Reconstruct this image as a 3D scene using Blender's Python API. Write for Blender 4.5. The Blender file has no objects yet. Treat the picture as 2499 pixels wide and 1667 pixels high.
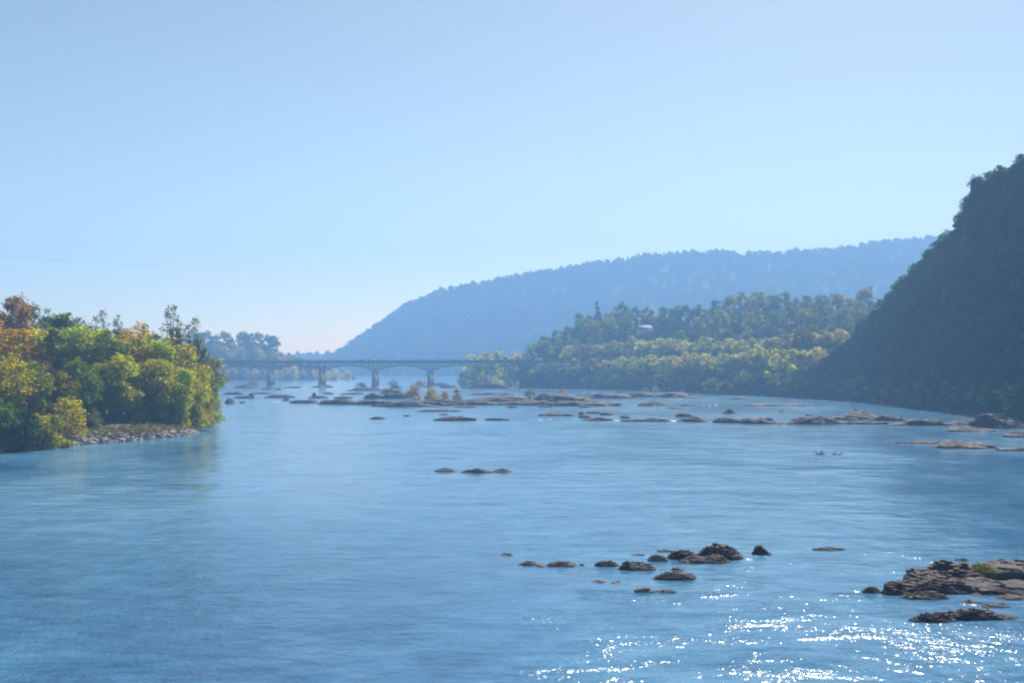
import bpy, math, random
import numpy as np
from mathutils import Vector, Matrix

# ------------------------------------------------------------------ camera
SC = bpy.context.scene
COL = SC.collection
F = 2638.0                       # focal length in photo pixels (2499 wide)
CAM_H = 16.0
PITCH = math.atan(63.5 / F)
cam_d = bpy.data.cameras.new('camera')
cam_d.sensor_width = 36.0
cam_d.lens = 36.0 * F / 2499.0
cam_d.clip_start = 0.5
cam_d.clip_end = 12000.0
cam = bpy.data.objects.new('camera', cam_d)
COL.objects.link(cam)
cam.location = (0, 0, CAM_H)
cam.rotation_euler = (math.pi / 2 + PITCH, 0, 0)
SC.camera = cam

# ------------------------------------------------------------------ light
SUN_AZ, SUN_EL = math.radians(18), math.radians(46)      # azimuth: from +Y towards +X
world = bpy.data.worlds.new('World')
SC.world = world
world.use_nodes = True
wn = world.node_tree
wn.nodes.clear()
sky = wn.nodes.new('ShaderNodeTexSky')
sky.sky_type = 'NISHITA'
sky.sun_disc = False
sky.sun_elevation = SUN_EL
sky.sun_rotation = SUN_AZ
sky.altitude = 100
sky.air_density = 1.0
sky.dust_density = 0.45
sky.ozone_density = 2.5
bg = wn.nodes.new('ShaderNodeBackground')
bg.inputs['Strength'].default_value = 0.078
wo = wn.nodes.new('ShaderNodeOutputWorld')
tint = wn.nodes.new('ShaderNodeMix')
tint.data_type = 'RGBA'; tint.blend_type = 'MULTIPLY'
tint.inputs[0].default_value = 1.0
tint.inputs[7].default_value = (0.59, 0.428, 0.27, 1)
gam = wn.nodes.new('ShaderNodeGamma')
gam.inputs[1].default_value = 1.45
wn.links.new(sky.outputs[0], gam.inputs[0])
wn.links.new(gam.outputs[0], tint.inputs[6])
wn.links.new(tint.outputs[2], bg.inputs[0])
wn.links.new(bg.outputs[0], wo.inputs[0])

sl = bpy.data.lights.new('sun', 'SUN')
sl.energy = 5.0
sl.angle = math.radians(0.53)
sl.color = (1.0, 0.93, 0.82)
sun = bpy.data.objects.new('sun', sl)
COL.objects.link(sun)
sd = Vector((math.sin(SUN_AZ) * math.cos(SUN_EL), math.cos(SUN_AZ) * math.cos(SUN_EL), math.sin(SUN_EL)))
sun.rotation_euler = sd.to_track_quat('Z', 'Y').to_euler()
sun.location = (100, 100, 400)

vs = SC.view_settings
vs.view_transform = 'Standard'
vs.look = 'None'
vs.gamma = 1.0
vs.use_curve_mapping = False
vs.exposure = 0.80
SC.cycles.use_denoising = True
SC.cycles.max_bounces = 8
SC.cycles.diffuse_bounces = 2
SC.cycles.glossy_bounces = 3
SC.cycles.transmission_bounces = 2
SC.cycles.volume_bounces = 1
SC.cycles.caustics_reflective = False
SC.cycles.caustics_refractive = False
SC.cycles.filter_width = 2.3

# ------------------------------------------------------------------ projection helpers (photo pixel -> place)
CP, SP = math.cos(PITCH), math.sin(PITCH)


def ray(x, y):
    dx = (x - 1249.5) / F
    dy = (833.5 - y) / F
    return dx, CP - dy * SP, SP + dy * CP


def at(x, y, Y):
    d = ray(x, y)
    t = Y / d[1]
    return Vector((d[0] * t, Y, CAM_H + d[2] * t))


def on_water(x, y):
    d = ray(x, y)
    t = -CAM_H / d[2]
    return Vector((d[0] * t, d[1] * t, 0.0))


def px_of(p):
    rx, ry, rz = p[0], p[1], p[2] - CAM_H
    fwd = ry * CP + rz * SP
    up = -ry * SP + rz * CP
    return 1249.5 + F * rx / fwd, 833.5 - F * up / fwd


# ------------------------------------------------------------------ tagging
def tag(o, label=None, cat=None, group=None, kind=None):
    if label: o['label'] = label
    if cat: o['category'] = cat
    if group: o['group'] = group
    if kind: o['kind'] = kind
    return o


def link(name, me, mats=None, parent=None):
    o = bpy.data.objects.new(name, me)
    COL.objects.link(o)
    if mats is not None and not me.materials:
        for m in (mats if isinstance(mats, (list, tuple)) else [mats]):
            me.materials.append(m)
    if parent: o.parent = parent
    return o


def empty(name, loc=(0, 0, 0), rz=0.0):
    o = bpy.data.objects.new(name, None)
    o.empty_display_size = 0.5
    COL.objects.link(o)
    o.location = loc
    o.rotation_euler = (0, 0, rz)
    return o


ORD = ['', 'first', 'second', 'third', 'fourth', 'fifth', 'sixth', 'seventh', 'eighth', 'ninth', 'tenth', 'eleventh',
       'twelfth', 'thirteenth', 'fourteenth', 'fifteenth', 'sixteenth', 'seventeenth', 'eighteenth', 'nineteenth',
       'twentieth', 'twenty-first', 'twenty-second', 'twenty-third', 'twenty-fourth', 'twenty-fifth', 'twenty-sixth',
       'twenty-seventh', 'twenty-eighth', 'twenty-ninth', 'thirtieth', 'thirty-first', 'thirty-second', 'thirty-third',
       'thirty-fourth', 'thirty-fifth', 'thirty-sixth', 'thirty-seventh', 'thirty-eighth', 'thirty-ninth', 'fortieth',
       'forty-first', 'forty-second', 'forty-third', 'forty-fourth', 'forty-fifth', 'forty-sixth', 'forty-seventh',
       'forty-eighth', 'forty-ninth', 'fiftieth']


# ------------------------------------------------------------------ mesh helpers
def np_mesh(name, V, Fc, smooth=False, tint=None, midx=None):
    """V (n,3), Fc (m,4) or (m,3) -> mesh; tint: per-face float stored as an attribute"""
    me = bpy.data.meshes.new(name)
    V = np.asarray(V, np.float32)
    Fc = np.asarray(Fc, np.int32)
    k = Fc.shape[1]
    me.vertices.add(len(V)); me.vertices.foreach_set('co', V.ravel())
    me.loops.add(Fc.size); me.loops.foreach_set('vertex_index', Fc.ravel())
    me.polygons.add(len(Fc))
    me.polygons.foreach_set('loop_start', np.arange(0, Fc.size, k, dtype=np.int32))
    me.polygons.foreach_set('loop_total', np.full(len(Fc), k, np.int32))
    if smooth: me.polygons.foreach_set('use_smooth', np.ones(len(Fc), bool))
    if midx is not None: me.polygons.foreach_set('material_index', np.asarray(midx, np.int32))
    me.update(calc_edges=True)
    if tint is not None:
        a = me.attributes.new('tint', 'FLOAT', 'FACE')
        a.data.foreach_set('value', np.asarray(tint, np.float32))
    return me


def hash3(i, j, k, seed):
    n = (i * 374761393 + j * 668265263 + k * 2147483647 + seed * 1274126177) & 0xffffffff
    n = ((n ^ (n >> 13)) * 1274126177) & 0xffffffff
    n = n ^ (n >> 16)
    return (n & 0xffff) / 65535.0


def vnoise(P, seed=0):
    P = np.asarray(P, float)
    f = np.floor(P).astype(np.int64)
    t = P - f
    t = t * t * (3 - 2 * t)
    out = 0
    for a in (0, 1):
        wa = t[..., 0] if a else 1 - t[..., 0]
        for b in (0, 1):
            wb = t[..., 1] if b else 1 - t[..., 1]
            for c in (0, 1):
                wc = t[..., 2] if c else 1 - t[..., 2]
                out = out + wa * wb * wc * hash3(f[..., 0] + a, f[..., 1] + b, f[..., 2] + c, seed)
    return out * 2 - 1


def fbm(P, seed=0, oct=4):
    P = np.asarray(P, float)
    s, a = 0, 0.5
    for o in range(oct):
        s = s + a * vnoise(P * 2 ** o + 17.3 * o, seed + o)
        a *= 0.5
    return s


class MB:
    """collects boxes and bars into ONE mesh"""
    def __init__(s): s.V, s.Q = [], []

    def hexa(s, c8):
        n = len(s.V); s.V += [tuple(c) for c in c8]
        for f in ((0, 3, 2, 1), (4, 5, 6, 7), (0, 1, 5, 4), (1, 2, 6, 5), (2, 3, 7, 6), (3, 0, 4, 7)):
            s.Q.append([n + i for i in f])

    def box(s, x0, x1, y0, y1, z0, z1):
        s.hexa([(x0, y0, z0), (x1, y0, z0), (x1, y1, z0), (x0, y1, z0), (x0, y0, z1), (x1, y0, z1), (x1, y1, z1), (x0, y1, z1)])

    def bar(s, a, b, w, h=None):
        h = h or w
        a, b = Vector(a), Vector(b)
        d = (b - a).normalized()
        up = Vector((0, 0, 1)) if abs(d.z) < 0.95 else Vector((0, 1, 0))
        sx = d.cross(up).normalized() * (w / 2)
        sz = sx.cross(d).normalized() * (h / 2)
        s.hexa([a - sx - sz, a + sx - sz, a + sx + sz, a - sx + sz, b - sx - sz, b + sx - sz, b + sx + sz, b - sx + sz])

    def tube(s, pts, radii, n=8, cap=True):
        pts = [Vector(p) for p in pts]
        rings = []
        for i, p in enumerate(pts):
            d = (pts[min(i + 1, len(pts) - 1)] - pts[max(i - 1, 0)]).normalized()
            up = Vector((0, 0, 1)) if abs(d.z) < 0.9 else Vector((1, 0, 0))
            sx = d.cross(up).normalized(); sy = sx.cross(d).normalized()
            r = radii[i] if hasattr(radii, '__len__') else radii
            m = len(s.V)
            for k in range(n):
                a = 2 * math.pi * k / n
                s.V.append(tuple(p + sx * (math.cos(a) * r) + sy * (math.sin(a) * r)))
            rings.append(m)
        for i in range(len(rings) - 1):
            for k in range(n):
                s.Q.append([rings[i] + k, rings[i] + (k + 1) % n, rings[i + 1] + (k + 1) % n, rings[i + 1] + k])
        if cap:
            for m, fl in ((rings[0], 1), (rings[-1], 0)):
                for k in range(1, n - 1, 2):
                    q = [m, m + k, m + k + 1, m + (k + 2) % n if k + 2 < n else m + k + 1]
                    if q[2] == q[3]: continue
                    s.Q.append(q[::-1] if fl else q)

    def mesh(s, name, smooth=False):
        return np_mesh(name, s.V, s.Q, smooth)

    def build(s, name, mat, parent=None, smooth=False):
        return link(name, s.mesh(name, smooth), mat, parent)


# ------------------------------------------------------------------ materials
def new_mat(name):
    m = bpy.data.materials.new(name)
    m.use_nodes = True
    nt = m.node_tree
    nt.nodes.clear()
    out = nt.nodes.new('ShaderNodeOutputMaterial')
    return m, nt, out


def N(nt, typ, **kw):
    n = nt.nodes.new(typ)
    for k, v in kw.items():
        if k in n.inputs.keys(): n.inputs[k].default_value = v
        else: setattr(n, k, v)
    return n


def ramp(nt, stops):
    r = nt.nodes.new('ShaderNodeValToRGB')
    el = r.color_ramp.elements
    while len(el) < len(stops): el.new(0.5)
    for e, (p, c) in zip(el, stops):
        e.position = p
        e.color = (*c, 1) if len(c) == 3 else c
    return r


def leaf_material(name, transl=0.5):
    m, nt, out = new_mat(name)
    L = nt.links
    oi = N(nt, 'ShaderNodeObjectInfo')
    at_ = N(nt, 'ShaderNodeAttribute', attribute_name='tint')
    hsv = N(nt, 'ShaderNodeHueSaturation')
    mh = N(nt, 'ShaderNodeMapRange'); mh.inputs[3].default_value = 0.465; mh.inputs[4].default_value = 0.53
    mv = N(nt, 'ShaderNodeMapRange'); mv.inputs[3].default_value = 0.6; mv.inputs[4].default_value = 1.4
    L.new(at_.outputs['Fac'], mh.inputs[0]); L.new(at_.outputs['Fac'], mv.inputs[0])
    L.new(mh.outputs[0], hsv.inputs['Hue']); L.new(mv.outputs[0], hsv.inputs['Value'])
    L.new(oi.outputs['Color'], hsv.inputs['Color'])
    d = N(nt, 'ShaderNodeBsdfDiffuse'); t = N(nt, 'ShaderNodeBsdfTranslucent')
    hs2 = N(nt, 'ShaderNodeHueSaturation', Value=1.5, Saturation=1.1)
    L.new(hsv.outputs[0], hs2.inputs['Color'])
    L.new(hsv.outputs[0], d.inputs[0]); L.new(hs2.outputs[0], t.inputs[0])
    mx = N(nt, 'ShaderNodeMixShader'); mx.inputs[0].default_value = transl
    L.new(d.outputs[0], mx.inputs[1]); L.new(t.outputs[0], mx.inputs[2])
    L.new(mx.outputs[0], out.inputs[0])
    return m


def wood_leaf_material(name, stops):
    """leaf colours of a whole wood: picked per tree through the tint attribute"""
    m, nt, out = new_mat(name)
    L = nt.links
    at_ = N(nt, 'ShaderNodeAttribute', attribute_name='tint')
    r = ramp(nt, stops)
    L.new(at_.outputs['Fac'], r.inputs[0])
    d = N(nt, 'ShaderNodeBsdfDiffuse'); t = N(nt, 'ShaderNodeBsdfTranslucent')
    L.new(r.outputs[0], d.inputs[0]); L.new(r.outputs[0], t.inputs[0])
    mx = N(nt, 'ShaderNodeMixShader'); mx.inputs[0].default_value = 0.4
    L.new(d.outputs[0], mx.inputs[1]); L.new(t.outputs[0], mx.inputs[2])
    L.new(mx.outputs[0], out.inputs[0])
    return m


def noise_mat(name, stops, scale=1.0, rough=0.9, bump=0.3, bdist=0.1, detail=6, stretch=(1, 1, 1), spec=0.3, rot=(0, 0, 0), objrand=0.0):
    m, nt, out = new_mat(name)
    L = nt.links
    tc = N(nt, 'ShaderNodeTexCoord')
    mp = N(nt, 'ShaderNodeMapping')
    mp.inputs['Scale'].default_value = stretch
    mp.inputs['Rotation'].default_value = rot
    L.new(tc.outputs['Object'], mp.inputs[0])
    nz = N(nt, 'ShaderNodeTexNoise', Scale=scale, Detail=detail, Roughness=0.62)
    L.new(mp.outputs[0], nz.inputs['Vector'])
    r = ramp(nt, stops)
    L.new(nz.outputs[0], r.inputs[0])
    p = N(nt, 'ShaderNodeBsdfPrincipled', Roughness=rough)
    p.inputs['Specular IOR Level'].default_value = spec
    col = r.outputs[0]
    if objrand:
        oi = N(nt, 'ShaderNodeObjectInfo')
        mr = N(nt, 'ShaderNodeMapRange'); mr.inputs[3].default_value = 1 - objrand; mr.inputs[4].default_value = 1 + objrand
        L.new(oi.outputs['Random'], mr.inputs[0])
        hs = N(nt, 'ShaderNodeHueSaturation')
        L.new(mr.outputs[0], hs.inputs['Value']); L.new(col, hs.inputs['Color'])
        col = hs.outputs[0]
    L.new(col, p.inputs['Base Color'])
    if bump:
        b = N(nt, 'ShaderNodeBump', Strength=bump, Distance=bdist)
        L.new(nz.outputs[0], b.inputs['Height'])
        L.new(b.outputs[0], p.inputs['Normal'])
    L.new(p.outputs[0], out.inputs[0])
    return m


def flat_mat(name, col, rough=0.6, metal=0.0, var=0.12, scale=3.0):
    c0 = tuple(c * (1 - var) for c in col); c1 = tuple(min(1, c * (1 + var)) for c in col)
    m = noise_mat(name, [(0.35, c0), (0.65, c1)], scale=scale, rough=rough, bump=0)
    m.node_tree.nodes['Principled BSDF'].inputs['Metallic'].default_value = metal
    return m


M = {}
M['leaf'] = leaf_material('leaf', 0.6)
M['far_leaf'] = leaf_material('far_leaf', 0.5)
M['bark'] = noise_mat('bark', [(0.3, (0.05, 0.04, 0.033)), (0.7, (0.13, 0.11, 0.095))], scale=3, stretch=(1, 1, 0.2), bump=0.5)
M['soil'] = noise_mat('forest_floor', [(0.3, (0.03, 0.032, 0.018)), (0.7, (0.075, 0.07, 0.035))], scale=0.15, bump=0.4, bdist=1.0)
M['ridge_soil'] = noise_mat('ridge_floor', [(0.3, (0.018, 0.026, 0.013)), (0.7, (0.035, 0.040, 0.018))], scale=0.15, bump=0)
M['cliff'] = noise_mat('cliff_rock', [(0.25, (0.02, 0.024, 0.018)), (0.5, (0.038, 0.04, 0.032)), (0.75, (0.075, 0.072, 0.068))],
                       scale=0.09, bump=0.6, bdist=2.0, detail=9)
M['rock'] = noise_mat('river_rock', [(0.28, (0.013, 0.009, 0.012)), (0.5, (0.034, 0.025, 0.030)), (0.72, (0.098, 0.077, 0.076))],
                      scale=1.1, rough=0.75, bump=0.9, bdist=0.25, detail=10, stretch=(0.45, 0.8, 2.4), rot=(0.1, 0.22, 0.1), objrand=0.2)
M['pale_rock'] = noise_mat('pale_rock', [(0.28, (0.05, 0.042, 0.04)), (0.5, (0.12, 0.10, 0.09)), (0.72, (0.25, 0.215, 0.17))],
                           scale=1.1, rough=0.8, bump=0.9, bdist=0.25, detail=10, stretch=(0.45, 0.8, 2.4), rot=(0.1, 0.22, 0.1), objrand=0.15)
M['shore'] = noise_mat('shore_stone', [(0.3, (0.08, 0.072, 0.06)), (0.5, (0.19, 0.175, 0.15)), (0.7, (0.32, 0.295, 0.255))],
                       scale=0.9, rough=0.85, bump=0.7, bdist=0.2)
M['bank'] = noise_mat('bank_earth', [(0.3, (0.05, 0.045, 0.03)), (0.55, (0.12, 0.105, 0.06)), (0.75, (0.2, 0.18, 0.12))], scale=0.35, bump=0.6, bdist=0.5)
M['steel'] = flat_mat('painted_steel', (0.15, 0.21, 0.24), 0.6)
M['concrete'] = noise_mat('concrete', [(0.3, (0.16, 0.155, 0.145)), (0.7, (0.28, 0.27, 0.25))], scale=0.4, bump=0.15)
M['deadwood'] = noise_mat('deadwood', [(0.3, (0.16, 0.13, 0.10)), (0.7, (0.40, 0.34, 0.26))], scale=3, stretch=(1, 1, 0.2), bump=0.4, bdist=0.05)
M['cable'] = flat_mat('cable', (0.10, 0.10, 0.11), 0.4)
M['moss'] = leaf_material('moss', 0.3)


def water_material():
    m, nt, out = new_mat('river_water')
    L = nt.links
    tc = N(nt, 'ShaderNodeTexCoord')

    def noise(scale, stretch, detail=2, rough=0.5, rot=0.0, dist=0.0):
        mp = N(nt, 'ShaderNodeMapping')
        mp.inputs['Scale'].default_value = stretch
        mp.inputs['Rotation'].default_value = (0, 0, rot)
        L.new(tc.outputs['Object'], mp.inputs[0])
        n = N(nt, 'ShaderNodeTexNoise', Scale=scale, Detail=detail, Roughness=rough, Distortion=dist)
        L.new(mp.outputs[0], n.inputs['Vector'])
        return n.outputs[0]

    def math_(op, a, b):
        n = N(nt, 'ShaderNodeMath', operation=op)
        for i, v in enumerate((a, b)):
            if isinstance(v, (int, float)): n.inputs[i].default_value = v
            else: L.new(v, n.inputs[i])
        return n.outputs[0]

    def rmap(v, a, b, c, d):
        n = N(nt, 'ShaderNodeMapRange', interpolation_type='SMOOTHSTEP')
        n.inputs[1].default_value = a; n.inputs[2].default_value = b; n.inputs[3].default_value = c; n.inputs[4].default_value = d
        L.new(v, n.inputs[0])
        return n.outputs[0]

    # riffle mask: slick tongues against choppy water
    big = noise(0.022, (1, 0.55, 1), 4, 0.55, 0.35, 0.6)
    mid = noise(0.12, (1, 0.6, 1), 3, 0.55, 0.2)
    riffle = rmap(math_('ADD', big, math_('MULTIPLY', mid, 0.35)), 0.56, 0.82, 0.0, 1.0)
    # the river runs faster over the shallows close by
    sep = N(nt, 'ShaderNodeSeparateXYZ')
    L.new(tc.outputs['Object'], sep.inputs[0])
    near = rmap(sep.outputs[1], 55.0, 150.0, 1.0, 0.0)
    # the shallow rapid at the right, close by
    rx = rmap(sep.outputs[0], -24.0, 12.0, 0.0, 1.0)
    ry = rmap(sep.outputs[1], 60.0, 108.0, 1.0, 0.0)
    rm_ = noise(0.16, (0.7, 1.1, 1), 4, 0.6, 0.15, 0.8)
    place = math_('MULTIPLY', rx, ry)
    rapid = rmap(math_('ADD', rm_, math_('MULTIPLY', math_('SUBTRACT', place, 1.0), 0.34)), 0.43, 0.66, 0.0, 1.0)
    pool = rmap(sep.outputs[1], 110.0, 260.0, 1.0, 0.25)
    chop = math_('ADD', math_('MULTIPLY', riffle, math_('ADD', math_('MULTIPLY', pool, 0.45), math_('MULTIPLY', near, 0.75))), math_('MULTIPLY', near, 0.22))
    # near left: choppier water, with vignette darkening painted into its body colour
    near_left = math_('MULTIPLY', rmap(sep.outputs[0], -26.0, 10.0, 1.0, 0.0), rmap(sep.outputs[1], 62.0, 150.0, 1.0, 0.0))
    chop = math_('ADD', chop, math_('MULTIPLY', near_left, 0.45))
    w0 = noise(0.055, (0.55, 1.0, 1), 3, 0.6, 0.2, 0.4)
    w05 = noise(0.22, (0.5, 1.0, 1), 3, 0.6, -0.12, 0.3)
    w1 = noise(0.8, (0.75, 1.0, 1), 2, 0.55, 0.25, 0.3)
    w2 = noise(3.7, (0.9, 1.0, 1), 1.5, 0.5, -0.3, 0.2)
    w3 = noise(7.0, (0.9, 1.0, 1), 2, 0.6, 0.5)
    h = math_('ADD', math_('MULTIPLY', w1, 0.23), math_('ADD', math_('MULTIPLY', w2, 0.108), math_('MULTIPLY', w3, 0.024)))
    amp = math_('ADD', math_('ADD', 0.05, math_('MULTIPLY', rapid, 0.80)), math_('MULTIPLY', chop, 0.85))
    hh = math_('ADD', math_('MULTIPLY', h, amp), math_('ADD', math_('MULTIPLY', w0, 0.55), math_('MULTIPLY', w05, math_('ADD', 0.20, math_('MULTIPLY', riffle, 0.40)))))
    b = N(nt, 'ShaderNodeBump', Strength=1.0, Distance=0.62)
    L.new(hh, b.inputs['Height'])
    p = N(nt, 'ShaderNodeBsdfPrincipled', Roughness=0.15, IOR=1.333)
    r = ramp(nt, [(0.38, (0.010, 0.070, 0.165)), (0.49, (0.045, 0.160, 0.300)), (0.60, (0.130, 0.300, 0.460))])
    streak_tone = noise(0.30, (0.45, 1.1, 1), 5, 0.65, 0.12, 0.5)  # wave streaks: their light and dark painted into the body colour
    ripple_tone = noise(1.1, (0.35, 1.1, 1), 3, 0.6, 0.18, 0.4)  # finer wavelets, light and shade likewise put into the colour
    L.new(math_('ADD', math_('ADD', math_('MULTIPLY', big, 0.42), math_('MULTIPLY', ripple_tone, 0.20)), math_('ADD', math_('MULTIPLY', mid, 0.14), math_('SUBTRACT', math_('MULTIPLY', streak_tone, 0.24), math_('MULTIPLY', near_left, 0.085)))), r.inputs[0])
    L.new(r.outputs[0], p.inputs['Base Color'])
    L.new(b.outputs[0], p.inputs['Normal'])
    L.new(p.outputs[0], out.inputs[0])
    return m


M['water'] = water_material()

# ------------------------------------------------------------------ water
def grid_mesh(name, xs, ys, zf=None, smooth=True):
    X, Y = np.meshgrid(xs, ys)
    Z = np.zeros_like(X) if zf is None else zf(X, Y)
    V = np.stack([X, Y, Z], -1).reshape(-1, 3)
    nx, ny = len(xs), len(ys)
    i = np.arange((ny - 1) * (nx - 1))
    r, c = i // (nx - 1), i % (nx - 1)
    a = r * nx + c
    return np_mesh(name, V, np.stack([a, a + 1, a + nx + 1, a + nx], -1), smooth)


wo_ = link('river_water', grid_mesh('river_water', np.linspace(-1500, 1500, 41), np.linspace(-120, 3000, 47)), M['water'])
tag(wo_, 'blue rippled river filling the valley floor between the wooded banks', 'water', kind='structure')


# ------------------------------------------------------------------ terrain sheets
class Sheet:
    """a hillside through several lines, each given as photo x -> (photo y, distance)"""
    def __init__(s, rows, x0, x1, nu=90, sub=10, rough=2.0, seed=1, back=120, drop=60, nscale=0.02, side=0.15):
        us = np.linspace(x0, x1, nu)
        R = []
        for row in rows:
            row = np.array(row, float)
            y = np.interp(us, row[:, 0], row[:, 1]); d = np.interp(us, row[:, 0], row[:, 2])
            R.append(np.array([at(u, yy, dd) for u, yy, dd in zip(us, y, d)]))
        R[0][:, 2] = np.minimum(R[0][:, 2], -0.6)
        last = R[-1].copy()
        b1 = last + np.array([side * back, back, -drop * 0.45]); b2 = last + np.array([2.2 * side * back, back * 2.2, -drop * 1.6])
        s.rows = np.array(R)                 # (nrow, nu, 3)
        s.us = us
        full = R + [b1, b2]
        P = []
        for i in range(len(full) - 1):
            for k in range(sub):
                t = k / sub
                P.append(full[i] * (1 - t) + full[i + 1] * t)
        P.append(full[-1])
        P = np.array(P)
        if rough:
            n = fbm(P * nscale, seed, 4)
            w = np.clip(np.arange(len(P)) / sub, 0, 1)[:, None]
            P[..., 2] += n * rough * 2 * w
        s.P = P; s.sub = sub

    def mesh(s, name):
        ny, nx = s.P.shape[:2]
        i = np.arange((ny - 1) * (nx - 1))
        r, c = i // (nx - 1), i % (nx - 1)
        a = r * nx + c
        return np_mesh(name, s.P.reshape(-1, 3), np.stack([a, a + 1, a + nx + 1, a + nx], -1), True)

    def pos(s, x, t):
        """ground point at photo column x, t in rows (0 = foot line)"""
        fi = np.clip((x - s.us[0]) / (s.us[-1] - s.us[0]), 0, 0.9999) * (len(s.us) - 1)
        fr = min(max(t, 0) * s.sub, len(s.P) - 1.001)
        i, r = int(fi), int(fr)
        a, b = fi - i, fr - r
        P = s.P
        return (P[r, i] * (1 - a) + P[r, i + 1] * a) * (1 - b) + (P[r + 1, i] * (1 - a) + P[r + 1, i + 1] * a) * b


# far ridge across the valley
ridge = Sheet([
    [(560, 917, 2100), (1300, 919, 1900), (2600, 920, 1800)],
    [(560, 910, 2340), (780, 893, 2327), (1000, 830, 2327), (1300, 800, 2327), (2600, 760, 2128)],
    [(560, 900, 2593), (780, 885, 2593), (840, 862, 2593), (900, 820, 2593), (955, 778, 2593), (1000, 750, 2593), (1070, 722, 2593),
     (1180, 697, 2593), (1310, 671, 2593), (1420, 652, 2593), (1500, 639, 2593), (1640, 622, 2593), (1760, 623, 2593), (1890, 627, 2593),
     (2050, 615, 2593), (2200, 592, 2593), (2300, 577, 2593), (2600, 560, 2593)]],
    560, 2600, nu=160, sub=12, rough=6.0, seed=5, back=120, drop=120, nscale=0.006)
tag(link('ridge_hill', ridge.mesh('ridge_hill'), M['ridge_soil']), 'long blue wooded ridge closing the valley', 'hill', kind='structure')

# pale hill seen through the gap, further still
gap = Sheet([
    [(300, 909, 2750), (1100, 909, 2750)],
    [(300, 864, 2850), (700, 868, 2850), (740, 862, 2850), (800, 866, 2850), (900, 860, 2850), (1100, 850, 2850)]],
    300, 1100, nu=60, sub=6, rough=3, seed=8, back=60, drop=40, nscale=0.02)
tag(link('distant_hill', gap.mesh('distant_hill'), M['soil']), 'pale far hill in the gap of the valley', 'hill', kind='structure')

# wooded bank beyond the left end of the bridge
farbank = Sheet([
    [(330, 929, 1290), (560, 929, 1290), (640, 928, 1320), (860, 926, 1400)],
    [(330, 880, 1340), (560, 880, 1330), (640, 882, 1345), (700, 905, 1380), (860, 920, 1430)],
    [(330, 838, 1430), (520, 846, 1420), (620, 838, 1420), (680, 856, 1430), (730, 890, 1450), (860, 915, 1480)]],
    330, 860, nu=50, sub=8, rough=1.5, seed=11, back=80, drop=40)
tag(link('far_bank', farbank.mesh('far_bank'), M['soil']), 'low wooded far bank behind the bridge', 'hill', kind='structure')

# terraced wooded hill in the middle distance
midhill = Sheet([
    [(1270, 948, 835), (1400, 949, 815), (1600, 955, 730), (1760, 964, 640), (1900, 970, 590), (2060, 978, 540), (2300, 990, 480)],
    [(1270, 935, 855), (1400, 928, 840), (1600, 925, 765), (1760, 925, 690), (1900, 925, 640), (2060, 920, 600), (2300, 910, 560)],
    [(1270, 930, 880), (1400, 880, 890), (1500, 870, 870), (1600, 870, 830), (1760, 872, 765), (1900, 870, 710), (2060, 850, 680), (2300, 840, 640)],
    [(1270, 915, 900), (1340, 865, 930), (1420, 815, 960), (1500, 800, 960), (1600, 800, 950), (1680, 815, 920), (1750, 785, 930), (1860, 775, 910),
     (2060, 775, 880), (2300, 770, 860)]],
    1270, 2300, nu=90, sub=8, rough=1.2, seed=14, back=90, drop=35)
tag(link('middle_hill', midhill.mesh('middle_hill'), M['soil']), 'terraced wooded hill at the bend of the river', 'hill', kind='structure')

# steep dark hillside on the right
cliff = Sheet([
    [(1880, 966, 600), (1960, 973, 560), (2100, 982, 500), (2250, 1000, 412), (2400, 1020, 350), (2500, 1034, 312), (2700, 1060, 262), (3000, 1100, 210)],
    [(1880, 962, 606), (1960, 955, 572), (2100, 915, 512), (2250, 885, 424), (2400, 860, 362), (2500, 855, 324), (2700, 850, 274), (3000, 850, 225)],
    [(1880, 960, 612), (1960, 945, 580), (2050, 895, 545), (2150, 815, 500), (2250, 740, 448), (2400, 660, 388), (2500, 630, 350), (2700, 560, 300), (3000, 500, 250)],
    [(1880, 958, 616), (1960, 935, 588), (2035, 890, 568), (2085, 840, 555), (2140, 785, 532), (2205, 715, 505), (2268, 650, 478), (2318, 605, 455), (2342, 565, 440), (2352, 530, 434),
     (2362, 490, 430), (2400, 472, 420), (2455, 452, 402), (2500, 418, 388), (2700, 250, 345), (3000, 60, 300)]],
    1880, 3000, nu=130, sub=14, rough=2.2, seed=21, back=70, drop=70, nscale=0.05, side=1.2)
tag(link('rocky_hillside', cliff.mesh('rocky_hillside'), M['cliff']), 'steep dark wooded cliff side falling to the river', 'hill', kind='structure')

# left bank: a low point of land running along the river
SHORE = np.array([(-150, 40), (-118, 110), (-104, 165), (-97, 203), (-88, 228), (-79, 248), (-77, 262), (-84, 285), (-98, 330),
                  (-118, 410), (-134, 482), (-152, 560), (-190, 680), (-250, 860), (-330, 1100)], float)


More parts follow.
